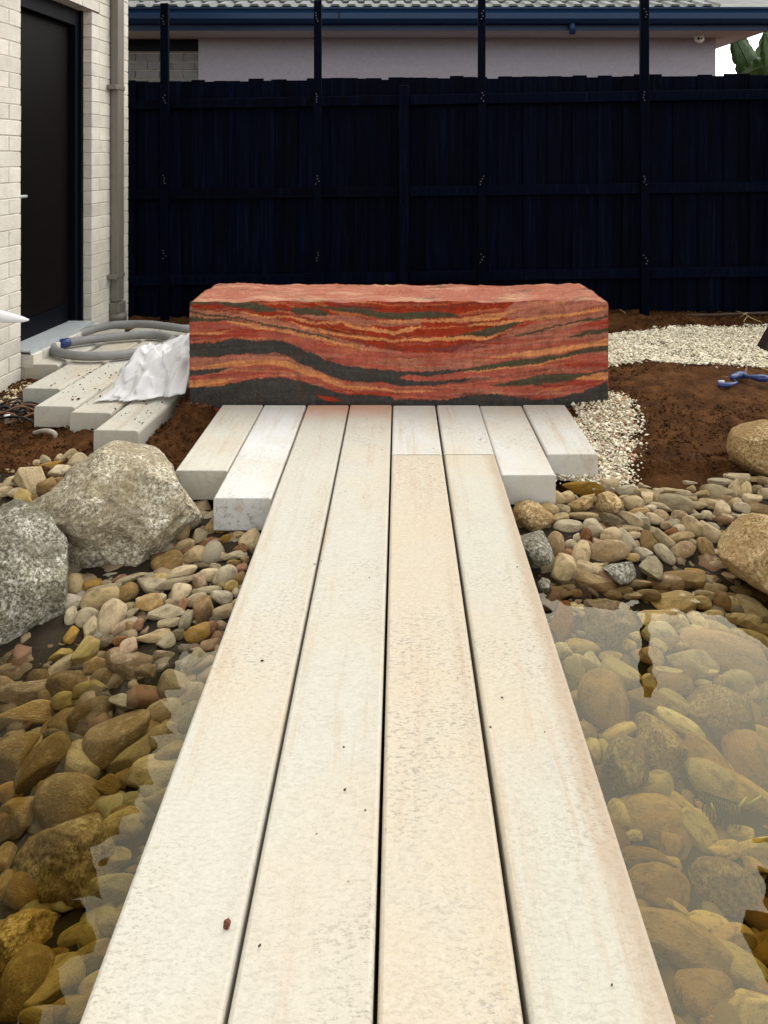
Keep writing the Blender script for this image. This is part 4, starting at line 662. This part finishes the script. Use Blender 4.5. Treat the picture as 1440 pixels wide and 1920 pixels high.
for k in range(8):
    y0 = DY0 + .018 + k * .1035
    if y0 + .098 < DY1 + .03: box('sill_brick', -.10, .062, y0, y0 + .099, .075, .1495, BRICK, wall, .0025)
box('sill_base', -.10, .058, DY0 + .02, DY1 - .01, -.1, .073, MORTAR, wall)
for k in range(4): box('sill_brick', -.09, .06, DY0 + .022 + k * .21, DY0 + .227 + k * .21, -.02, .0715, BRICK, wall, .0025)
dp = box('downpipe', .012, .064, 1.105, 1.207, .24, 2.75, PIPEM, H, .006, 2)
tube('pipe_socket', [(.04, 1.156, -.10), (.04, 1.156, .10), (.04, 1.156, .102), (.04, 1.156, .155)], [.052, .052, .060, .060], PIPEM, dp, 20)
box('pipe_adaptor', .003, .075, 1.098, 1.215, .155, .235, PIPEM, dp, .01, 2)
for zz_ in (.42, 1.75): b_ = box('pipe_bracket', .001, .068, 1.06, 1.211, zz_ - .016, zz_ + .016, PIPEM, dp, .003); 
me = box_mesh('screw', .066, .072, 1.075, 1.083, .412, .420, .002); mesh_obj('screw', me, SCREW, dp)
# eave over the wall: tile ends in a stepped line, mirrored in the pond
EA, EB = Vector((-1.92, 6.62, 2.72)), Vector((-1.77, 1.4, 2.72)); et = (EB - EA).normalized(); en = Vector((-et.y, et.x, 0)); en = en if en.x < 0 else -en
inv = H.matrix_basis.inverted() if False else (Matrix.Translation(H.location) @ Matrix.Rotation(RZ, 4, 'Z')).inverted()
Lr = (EB - EA).length
pts = [EA + en * .06 - Vector((0, 0, .02)), EB + en * .06 - Vector((0, 0, .02)), EB + en * 2.6 + Vector((0, 0, .5)), EA + en * 2.6 + Vector((0, 0, .5))]
vv_ = [inv @ p for p in pts] + [inv @ (p + Vector((0, 0, .05))) for p in pts]
rf = pyd('roof', vv_, [(0, 1, 2, 3), (7, 6, 5, 4), (0, 4, 5, 1), (1, 5, 6, 2), (2, 6, 7, 3), (3, 7, 4, 0)], TILEDARK, H)
n_t = 17; stp = Lr / n_t
for k in range(n_t):
    a = EA + et * (k * stp); b = EA + et * ((k + 1) * stp + .02); o1 = -en * (.16 + rnd.uniform(-.06, .05)); o2 = en * .10
    tri = [a + o2, a + et * (stp * .25) + o1 * .2, b + o1 * 1.0, b + o2]
    tv = [inv @ (p - Vector((0, 0, .0))) for p in tri] + [inv @ (p + Vector((0, 0, .03))) for p in tri]
    pyd('eave_tile', tv, [(0, 1, 2, 3), (7, 6, 5, 4), (0, 4, 5, 1), (1, 5, 6, 2), (2, 6, 7, 3), (3, 7, 4, 0)], TILEDARK, rf)
# patio roof opposite, out of frame but mirrored in the corner of the pond
PR = empty('patio_roof', (2.5, 2.6, -.1)); tag(PR, 'dark patio roof corner seen only mirrored in the pond', 'roof')
box('roof_sheet', -.70, 1.4, -2.2, 1.53, 2.60, 2.66, TILEDARK, PR); box('beam', -.50, 1.4, 1.5301, 1.72, 2.50, 2.66, TILEDARK, PR); box('post', .55, .64, 1.0, 1.09, 0, 2.6, STEEL, PR); box('post', .55, .64, -2.0, -1.91, 0, 2.6, STEEL, PR)

# ---------------------------------------------------------------- fence
def fy(x): return 5.86 - .075 * x
FN = empty('paling_fence', (0, 5.86, 0)); FN.rotation_euler = (0, 0, -math.atan(.075)); tag(FN, 'tall black painted timber paling fence with rails and posts', 'fence')
x = -2.7; k = 0
while x < 3.6:
    back = k % 2; wd = .105 if not back else .12; top = 1.765 + .004 * x + rnd.uniform(-.012, .012)
    pm = box_mesh('paling', -wd / 2, wd / 2, -.007, .007, 0, top + .1, .002); o = mesh_obj('paling', pm, FENCE, FN); o.location = (x, .03 + (.0165 if back else 0) + rnd.uniform(-.001, .001), -.1); o.rotation_euler = (rnd.uniform(-.002, .002), rnd.uniform(-.0035, .0035), 0)
    x += .0925 + rnd.uniform(-.003, .003); k += 1
for z0, dz in ((1.555, .012), (.86, .018), (.21, .03)):
    for xa, xb in ((-2.7, .0), (.075, 2.76), (2.835, 3.6)):
        me = box_mesh('rail', xa + .002, xb - .002, -.022, .0225, 0, .075, .003); o = mesh_obj('rail', me, FENCE, FN); o.location = (0, 0, z0); o.rotation_euler = (0, -dz * .9, 0)
for px_, top in ((.0375, 1.70), (2.7975, 1.72)): box('post', px_ - .0355, px_ + .0355, -.075, .0225, -.3, top, FENCE, FN, .003)
# steel trellis posts
for px_, Yp, wd, lab in ((306, 5.86, 15, 'thin black steel post nearest the brick house'), (593, 5.74, 14, 'thin black steel post second from the brick house'), (900, 5.65, 14, 'thin black steel post third from the brick house'), (1205, 5.58, 16, 'thin black steel post standing in soil behind the gravel path')):
    lab = lab.replace('nearest', 'closest to') if False else lab
    T = empty('steel_post', ((px_ + 3 - PX) / F * Yp, Yp, 0)); tag(T, lab.replace('nearest the', 'next to the'), 'post', 'steel posts in front of the fence')
    hw = wd / 2 / F * Yp; box('post_tube', -hw, hw, -.02, .02, -.35, 2.33, STEEL, T, .003)
    for zc in (1.60, .99, 2.20, .42):
        br = box('bracket_plate', -hw * .7, hw * .7, -.024, -.0205, zc - .045, zc + .045, STEEL, T)
        for q_ in range(4):
            o = mesh_obj('screw', tube_mesh('screw', [(0, -.0235, 0), (0, -.029, 0)], .0042, 6), SCREW, br); o.location = (rnd.uniform(-.5, .5) * hw, 0, zc - .03 + q_ * .02)

# ---------------------------------------------------------------- neighbouring house
NH = empty('neighbour_house', (0, 7.66, -.1)); tag(NH, 'neighbouring house with grey rendered wall, blue gutter and tiled roof behind the fence', 'house')
NX1 = (1342 - PX) / F * 7.66; nx0 = (372 - PX) / F * 7.66
w2 = box('rendered_wall', nx0, NX1, 0, 4.0, 0, 2.445, RENDERW, NH)
bw = box('side_wall', -5, nx0 - .001, .12, 4.0, 0, 2.444, MORTAR, NH)
for k in range(20, 29):
    xx_ = -2.9 + (k % 2) * .12
    while xx_ < nx0 - .02:
        x1 = min(xx_ + .232, nx0 - .005); box('brick', xx_, x1, .105, .125, k * .0858, k * .0858 + .078, DARKBRICK, bw, .002); xx_ += .24
box('wall_frieze', -5, nx0 - .003, .06, .1195, 2.335, 2.443, FRAMEM, NH)
sf = box('soffit', -5, 3.44, -.46, 4.0, 2.446, 2.455, SOFFIT, NH)
box('fascia', -5, 3.44, -.475, -.4605, 2.445, 2.60, GUTTERM, NH); box('fascia', 3.4405, 3.455, -.475, 4.0, 2.445, 2.60, FRAMEM, NH)
gp = [(-.4755, 2.50), (-.56, 2.50), (-.60, 2.535), (-.60, 2.585), (-.585, 2.60), (-.592, 2.615), (-.605, 2.625), (-.605, 2.640), (-.590, 2.640), (-.578, 2.615), (-.572, 2.545), (-.4755, 2.515)]
xprism('gutter', gp, -5, 3.62, GUTTERM, NH)
xj = (638 - PX) / F * 7.2; box('gutter_joint', xj - .004, xj + .004, -.604, -.47, 2.492, 2.60, FRAMEM, NH)
xj = (1072 - PX) / F * 7.15; tube('gutter_outlet', [(xj, -.53, 2.40), (xj, -.53, 2.53)], .030, GUTTERM, NH, 14)
roof = empty('roof'); roof.parent = NH
bpy.data.objects.remove(roof)
rise = math.tan(math.radians(22)); RY0, RZ0 = -.565, 2.625
roof = pyd('roof', [(-6, RY0 + .1, RZ0 - .01 + .1 * rise), (4.0, RY0 + .1, RZ0 - .01 + .1 * rise), (4.0, 4.5, RZ0 - .01 + (4.5 - RY0) * rise), (-6, 4.5, RZ0 - .01 + (4.5 - RY0) * rise), (-6, 4.6, 2.5), (4, 4.6, 2.5)], [(0, 1, 2, 3), (3, 2, 5, 4)], TILEM, NH)
def tile_mesh():
    wv_, ln, n = .30, .38, 24; V = []; Fq = []
    for s_ in (0, 1):
        for yy_ in (0, ln):
            for i_ in range(n + 1):
                t = i_ / n * 2; f_ = t % 1.0; hz = .026 * (1 if f_ < .42 else (1 - (f_ - .42) / .12 if f_ < .54 else (0 if f_ < .88 else (f_ - .88) / .12)))
                V.append((i_ / n * wv_, yy_, hz + (.0 if s_ == 0 else -.018) + (.022 if yy_ == 0 else .0)))
    m_ = n + 1
    for i_ in range(n):
        Fq += [(i_, i_ + 1, m_ + i_ + 1, m_ + i_), (2 * m_ + i_, 3 * m_ + i_, 3 * m_ + i_ + 1, 2 * m_ + i_ + 1), (i_, 2 * m_ + i_, 2 * m_ + i_ + 1, i_ + 1)]
    me = bpy.data.meshes.new('roof_tile'); me.from_pydata(V, [], Fq); me.update(); me.materials.append(TILEM); return me
TMM = tile_mesh()
for c_ in range(5):
    for k in range(28):
        o = link(bpy.data.objects.new('roof_tile', TMM), roof); o.location = (-4.2 + k * .298 + (c_ % 2) * .15, RY0 - .01 + c_ * .315 * math.cos(.384), RZ0 + c_ * .315 * math.sin(.384)); o.rotation_euler = (math.radians(22) - .02, rnd.uniform(-.006, .006), 0)
        if o.location.x > 2.95 - c_ * .16: C.objects.unlink(o); bpy.data.objects.remove(o)
CM = empty('security_camera', at(1311, 60, 7.45)); tag(CM, 'white security camera under the neighbour house eave', 'camera')
def uv(name, r, parent, mat, loc=(0, 0, 0), scl=(1, 1, 1)):
    bm = bmesh.new(); bmesh.ops.create_uvsphere(bm, u_segments=20, v_segments=12, radius=r); me = bpy.data.meshes.new(name); bm.to_mesh(me); bm.free(); o = mesh_obj(name, me, mat, parent, True); o.location = loc; o.scale = scl; return o
CM.location.z = 2.345; tube('mount', [(0, 0, .0), (0, 0, -.025)], .046, CAMW, CM, 18); uv('dome', .048, CM, CAMW, (0, 0, -.035)); uv('lens', .014, CM, BLACKP, (-.022, -.042, -.04)); uv('lens', .009, CM, BLACKP, (.004, -.046, -.04))
for k, (ya, yb) in enumerate(((113, 116), (119, 121), (108, 111))):
    p0 = at(1300, ya, 30); p1 = at(1460, yb, 30); o = tube('power_line', [p0 - Vector((9, 0, -.5)), p0, p1, p1 + Vector((9, 0, .4))], .012, simple('cable', (.3, .3, .32)), None, 6)
    tag(o, ['middle', 'lowest', 'highest'][k] + ' of the thin power lines crossing the white sky gap', 'cable', 'power lines')

# banana plant beyond the fence
BP = empty('banana_plant', (4.25, 9.0, -.1)); tag(BP, 'banana plant with broad green leaves showing above the fence corner', 'plant')
tube('trunk', [(0, 0, 0), (.03, 0, .9), (.05, .02, 1.75)], [.11, .09, .06], BANTRUNK, BP, 14)
def leaf(px0, py0, px1, py1, wpx, Yl, bend, tw):
    a = at(px0, py0, Yl) - Vector(BP.location); b = at(px1, py1, Yl + .05) - Vector(BP.location); n = 26; V = []; Fq = []; ax = (b - a); sd_ = Vector((ax.z, 0, -ax.x)).normalized(); wm = wpx / F * Yl
    for i_ in range(n + 1):
        t = i_ / n; c_ = a + ax * t + Vector((0, -bend * math.sin(t * math.pi), bend * .4 * math.sin(t * math.pi))); wt = wm * (math.sin(math.pi * min(1, t * .92 + .06)) ** .6)
        for s_ in (-1, -.5, 0, .5, 1):
            cut = 1 - (.12 if i_ % 7 == 3 and abs(s_) == 1 else 0)
            V.append(c_ + sd_ * (wt * s_ * cut) + Vector((0, (abs(s_) - .3) * wt * tw + .012 * math.sin(i_ * 2.1) * abs(s_), 0)))
    for i_ in range(n):
        for s_ in range(4): Fq.append((i_ * 5 + s_, i_ * 5 + s_ + 1, (i_ + 1) * 5 + s_ + 1, (i_ + 1) * 5 + s_))
    o = pyd('leaf', V, Fq, LEAF, BP, True); md = o.modifiers.new('thick', 'SOLIDIFY'); md.thickness = .003
    tube('midrib', [a + ax * (i_ / 8) + Vector((0, -bend * math.sin(i_ / 8 * math.pi) - .006, bend * .4 * math.sin(i_ / 8 * math.pi))) for i_ in range(9)], [.012 - .001 * i_ for i_ in range(9)], BANTRUNK, o, 6)
leaf(1445, 215, 1374, 62, 27, 8.95, .02, .10); leaf(1405, 190, 1448, 40, 17, 9.2, .02, -.15); leaf(1388, 142, 1500, 96, 19, 8.7, .03, .2); leaf(1470, 190, 1436, 62, 24, 8.5, .02, .12); leaf(1430, 170, 1396, 66, 6, 9.4, .02, .1); leaf(1480, 190, 1530, 50, 30, 8.9, .04, .15)

# ---------------------------------------------------------------- small things
hc = Vector((-1.735, 4.69, 0)); hp = []
for k in range(0, 118):
    a = math.radians(205 - 8 - k * 5.6); rr = .385 - .02 * math.sin(k * .1) - (.035 if k < 18 else 0) * (1 - k / 18); zz_ = .026 + (.046 * min(1, max(0, (k - 62) / 12.0)) if k > 60 else (.004)) 
    hp.append(hc + Vector((math.cos(a) * rr, math.sin(a) * rr, zz_)))
HS = empty('coiled_hose', hc); tag(HS, 'coil of ribbed grey hose with a blue end lying on loose sleepers', 'hose')
pts = [p - hc for p in hp]
inner = [Vector((-.235, -.01, .036)), Vector((-.17, .03, .034)), Vector((-.06, .10, .032)), Vector((.10, .19, .030)), Vector((.22, .20, .03)), Vector((.315, .13, .03)), Vector((.355, 0, .03))]
start = [Vector((-.30, -.06, .035)), Vector((-.26, -.02, .035)), Vector((-.15, .06, .034)), Vector((.02, .15, .033)), Vector((.17, .18, .032)), Vector((.29, .12, .032))]
pth = start + [Vector((math.cos(a) * .345, math.sin(a) * .345, .032)) for a in np.radians(np.arange(5, -200, -6))] + [Vector((math.cos(a) * (.355 + .01 * t), math.sin(a) * (.355 + .01 * t), .032 + .03 * min(1, t * 2))) for t, a in zip(np.linspace(0, 1, 24), np.radians(np.linspace(-206, -290, 24)))] + [Vector((.30, .30, .05)), Vector((.50, .26, .03)), Vector((.72, .20, .03))]
def smooth_path(p, n=8):
    out = []
    for i_ in range(len(p) - 1):
        p0, p1, p2, p3 = p[max(i_ - 1, 0)], p[i_], p[i_ + 1], p[min(i_ + 2, len(p) - 1)]
        for k in range(n):
            t = k / n; out.append(.5 * ((2 * p1) + (p2 - p0) * t + (2 * p0 - 5 * p1 + 4 * p2 - p3) * t * t + (3 * p1 - p0 - 3 * p2 + p3) * t ** 3))
    return out + [p[-1]]
sp_ = smooth_path(pth, 9); tube('hose', sp_, [.0245 + .0013 * (k % 2) for k in range(len(sp_))], HOSE, HS, 14)
cd = (sp_[0] - sp_[9]).normalized(); e0 = sp_[0]
hcuff = tube('end_cuff', [e0 - cd * .05, e0 - cd * .045, e0 + cd * .01, e0 + cd * .012], [.025, .028, .028, .022], BLUE, HS, 18); tube('bore', [e0 + cd * .0121, e0 + cd * .0125], [.019, .019], BLACKP, hcuff, 16)

# crumpled plastic sheet: a thin folded sheet draped over the sleepers and up against the block
NS, NT = 70, 70; SS, TT = np.meshgrid(np.linspace(0, 1, NS), np.linspace(0, 1, NT))
rs2 = np.random.RandomState(4); fold = np.zeros_like(SS); wr = fbm(SS * 3, TT * 3, 2, 8) * .12
for k in range(8):
    an = rs2.uniform(0, math.pi); fq = rs2.uniform(1.2, 4.2); ph = (SS * math.cos(an) + TT * math.sin(an) + wr) * fq + rs2.uniform(0, 1); fold += (np.abs((ph % 1.0) - .5) * 2 - .5) / fq ** .8
fold /= 4.0
for k in range(5):
    an = rs2.uniform(0, math.pi); fq = rs2.uniform(5, 9); ph = (SS * math.cos(an) + TT * math.sin(an) + wr * 1.5) * fq; fold += (np.abs((ph % 1.0) - .5) * 2 - .5) * .035
la, lb, lc_, ld = Vector((-1.40, 3.60, 0)), Vector((-1.012, 3.63, 0)), Vector((-1.012, 4.25, 0)), Vector((-1.42, 4.02, 0))
rag = .035 * fbm(SS * 6, TT * 6, 3, 19)
PXs = (la.x * (1 - SS) + lb.x * SS) * (1 - TT) + (ld.x * (1 - SS) + lc_.x * SS) * TT + rag * (1 - SS); PYs = (la.y * (1 - SS) + lb.y * SS) * (1 - TT) + (ld.y * (1 - SS) + lc_.y * SS) * TT + rag
hump = .26 * SS ** 1.5 * np.sin(math.pi * np.clip(TT * .8 + .10, 0, 1)) ** .7 + .10 * np.sin(math.pi * SS ** .7) * np.sin(math.pi * TT)
edge_ = np.clip(np.minimum.reduce([SS * 7, TT * 7, (1 - TT) * 7]), 0, 1)
PZs = .008 + hump * (.25 + .75 * edge_) + np.maximum(fold, -.35) * .24 * (.15 + .85 * edge_) * np.clip(hump * 12, .2, 1); PZs = np.maximum(PZs, .006)
i = np.arange(SS.size).reshape(SS.shape); pq = np.stack([i[:-1, :-1], i[:-1, 1:], i[1:, 1:], i[1:, :-1]], -1).reshape(-1, 4)
PS = np_mesh('plastic_sheet', np.stack([np.minimum(PXs, -1.0), PYs, PZs], -1).reshape(-1, 3), pq, PLAST, None, False); md = PS.modifiers.new('thick', 'SOLIDIFY'); md.thickness = .0015
tag(PS, 'crumpled white plastic sheet lying on loose sleepers against the striped block', 'plastic sheet')
# wrapped tub out of frame beside the wall, its plastic tip pokes into view
TB = empty('black_tub', (-2.0, 3.46, -.1)); tag(TB, 'black tub by the brick wall, mostly outside the picture', 'tub')
tube('tub_body', [(0, 0, 0), (0, 0, .44), (0, 0, .56), (0, 0, .60)], [.10, .125, .13, .137], BLACKP, TB, 28)
tp = tube('plastic_wrap', [at(-60, 590, 3.4), at(-20, 590, 3.4), at(5, 594, 3.4), at(25, 597, 3.4), at(42, 599, 3.4), at(54, 600, 3.4)], [.030, .030, .027, .021, .013, .004], PLAST, None, 12); tag(tp, 'white plastic tip poking out in front of the brick wall', 'plastic wrap')

# blue clamp on the soil
CLP = on(1390, 706, 0.02); K = empty('blue_clamp', CLP); tag(K, 'blue bar clamp with rusty bar lying on the soil', 'clamp')
lc = lambda px_, py_, z=.03: on(px_, py_, z + .022) - CLP
tube('handle', smooth_path([lc(1402, 706), lc(1412, 707), lc(1424, 709), lc(1434, 709), lc(1440, 708)], 4), [.007, .008, .009, .011, .013, .014, .016, .018, .019, .019, .019, .019, .018, .017, .015, .012, .006], BLUE, K, 12)
tube('body', smooth_path([lc(1371, 709), lc(1380, 705), lc(1392, 703), lc(1402, 706)], 4), [.008, .013, .016, .018, .018, .019, .02, .02, .019, .018, .015, .012, .009], BLUE, K, 12)
tube('jaw', smooth_path([lc(1346, 721, .015), lc(1358, 722, .015), lc(1370, 721, .015), lc(1382, 717, .015)], 4), [.010, .012, .013, .013, .013, .012, .012, .012, .011, .010, .009, .008, .006], BLUE, K, 10)
tube('jaw_pad', [lc(1347, 716, .02), lc(1358, 716, .02)], .008, ALU, K, 8); tube('prong', [lc(1352, 707, .03), lc(1372, 707.5, .03)], .004, RUSTY, K, 8); tube('jaw_link', [lc(1372, 711, .02), lc(1381, 716, .018)], .007, BLACKP, K, 8)
o = box('bar', -.10, .03, -.003, .003, -.011, .011, RUSTY, K); o.location = lc(1398, 699, .03); o.rotation_euler = (0, 0, math.radians(-118))
# dark leaning timber at the frame edge
o = box('timber_offcut', -.055, .055, -.05, .05, 0, .75, WOODDARK, None, .012, 3); p = on(1440, 660, .0); o.location = (p.x - .012, p.y, -.02); o.rotation_euler = (math.radians(-8), math.radians(34), 0); tag(o, 'dark red-brown timber offcut leaning at the gravel path', 'timber')
o = tube('irrigation_pipe', smooth_path([on(1285, 591, .02), on(1340, 590.5, .02), on(1400, 588, .025), on(1500, 585, .02), on(1600, 583, .02)], 6), .011, simple('old_pipe', (.05, .03, .018), .6), None, 10); tag(o, 'thin brown irrigation pipe along the fence foot', 'pipe')
for lab, P3 in (('long bent straw stalk lying over the pipe at the fence foot', [(1380, 583, .02), (1395, 588, .05), (1410, 597, .03), (1428, 604, .0)]), ('straw stalk crossing the other under the fence', [(1385, 597, .01), (1396, 589, .05), (1401, 586, .05)]), ('short curved straw stalk standing on the soil by the pipe', [(1403, 592, .04), (1396, 600, .02), (1393, 610, .0)]), ('faint straw stalk in soil behind the striped block', [(1160, 580, .02), (1170, 585, .03), (1176, 592, 0)]), ('pale straw strip on the soil above the blue clamp', [(1422, 688, .01), (1432, 691, .015), (1445, 696, .01)])):
    o = tube('straw_stalk', smooth_path([on(a, b, c_) for a, b, c_ in P3], 5), .0028, DRYGRASS, None, 6); tag(o, lab, 'straw', 'straw stalks')
for k in range(16):
    p = on(rnd.uniform(-5, 50), rnd.uniform(762, 792), -.09); a = rnd.uniform(-.6, 1.0); L_ = rnd.uniform(.05, .16); dv = Vector((math.cos(a), math.sin(a), 0)) * L_
    o = tube('dark_twig', smooth_path([p - dv, p - dv * .3 + Vector((0, 0, rnd.uniform(.0, .03))), p + dv * .4 + Vector((0, 0, rnd.uniform(.01, .05))), p + dv], 4), rnd.uniform(.003, .007), BLACKP if k % 3 else RUSTY, None, 7); tag(o, 'dark twig in the tangle on the soil below the brick wall', 'twig', 'tangle of dark twigs')
p = on(13, 793, -.1); o = tube('pipe_cap', [p, p + Vector((0, 0, .03)), p + Vector((0, 0, .031)), p + Vector((0, 0, .038))], [.010, .010, .014, .014], CAMW, None, 14); tag(o, 'small white plastic cap standing in the soil below the twigs', 'cap')
o = tube('pale_pipe', smooth_path([on(64, 812, -.09), on(80, 808, -.07), on(95, 809, -.06), on(103, 814, -.07), on(104, 822, -.09)], 5), .010, simple('pale_pipe_plastic', (.36, .33, .27), .5), None, 10); tag(o, 'curved pale pipe under the loose sleeper ends', 'pipe')
o = link(bpy.data.objects.new('red_pebble', ANG[2])); o.location = on(426, 1733, .004); o.scale = (.0055, .005, .006); o.color = (.14, .03, .025, 1); tag(o, 'tiny dark red stone lying on the outer bridge sleeper', 'pebble')
o = link(bpy.data.objects.new('flat_rock', ANG[4])); o.location = on(243, 612, -.0); o.scale = (.09, .05, .04); o.color = (.45, .34, .22, 1); tag(o, 'flat tan rock at the foot of the downpipe', 'rock')
for (dx_, lab) in ((0, 'black'),):
    pc = hit(1353, 1540, .0); BK = empty('plant_basket', pc); tag(BK, 'black ribbed plastic plant basket with pale stalks under the water', 'basket', None); BK.rotation_euler = (math.radians(-35), 0, math.radians(-25)); BK.scale = (.75, .75, .75)
    for k in range(11): tube('rib', [Vector((-.055 + .011 * k, .045 * math.cos(a), .05 * math.sin(a) + .01)) for a in np.linspace(-.3, 3.4, 12)], .0026, BLACKP, BK, 6)
    tube('spine', [(-.06, -.01, .059), (.06, -.01, .059)], .004, BLACKP, BK, 6)
    for q_ in ((.05, -.02, .05, .075, -.01, .085), (.075, .03, .06, .12, .02, .10), (-.02, -.05, .02, -.03, -.06, .04)): tube('stalk', [Vector(q_[:3]), Vector(q_[3:])], [.006, .003], simple('pale_stalk', (.5, .5, .25)), BK, 6)
deckz = lambda x_, y_: np.zeros(np.shape(x_)) + .0015
scatter('deck_crumbs', 'tiny dark crumbs of soil on the sleepers', 'crumbs', [(-.42, 1.0), (.36, 1.0), (.36, 3.55), (-.42, 3.55)], .20, .0020, TONE, 31, .6, [(.05, .035, .02), (.12, .08, .05)], -.004, zfun=lambda x_, y_: .004 - fbm(x_ * 5, y_ * 5, 3, 3) * .012)
scatter('loose_deck_crumbs', 'dark soil crumbs on the loose sleepers', 'crumbs', [(-1.85, 3.95), (-1.5, 3.6), (-1.3, 3.5), (-1.1, 3.28), (-1.05, 3.9), (-1.5, 4.6)], .05, .004, TONE, 32, .6, [(.05, .03, .015), (.09, .06, .035)], -.004, zfun=lambda x_, y_: .003 - fbm(x_ * 5, y_ * 5, 3, 3) * .012)
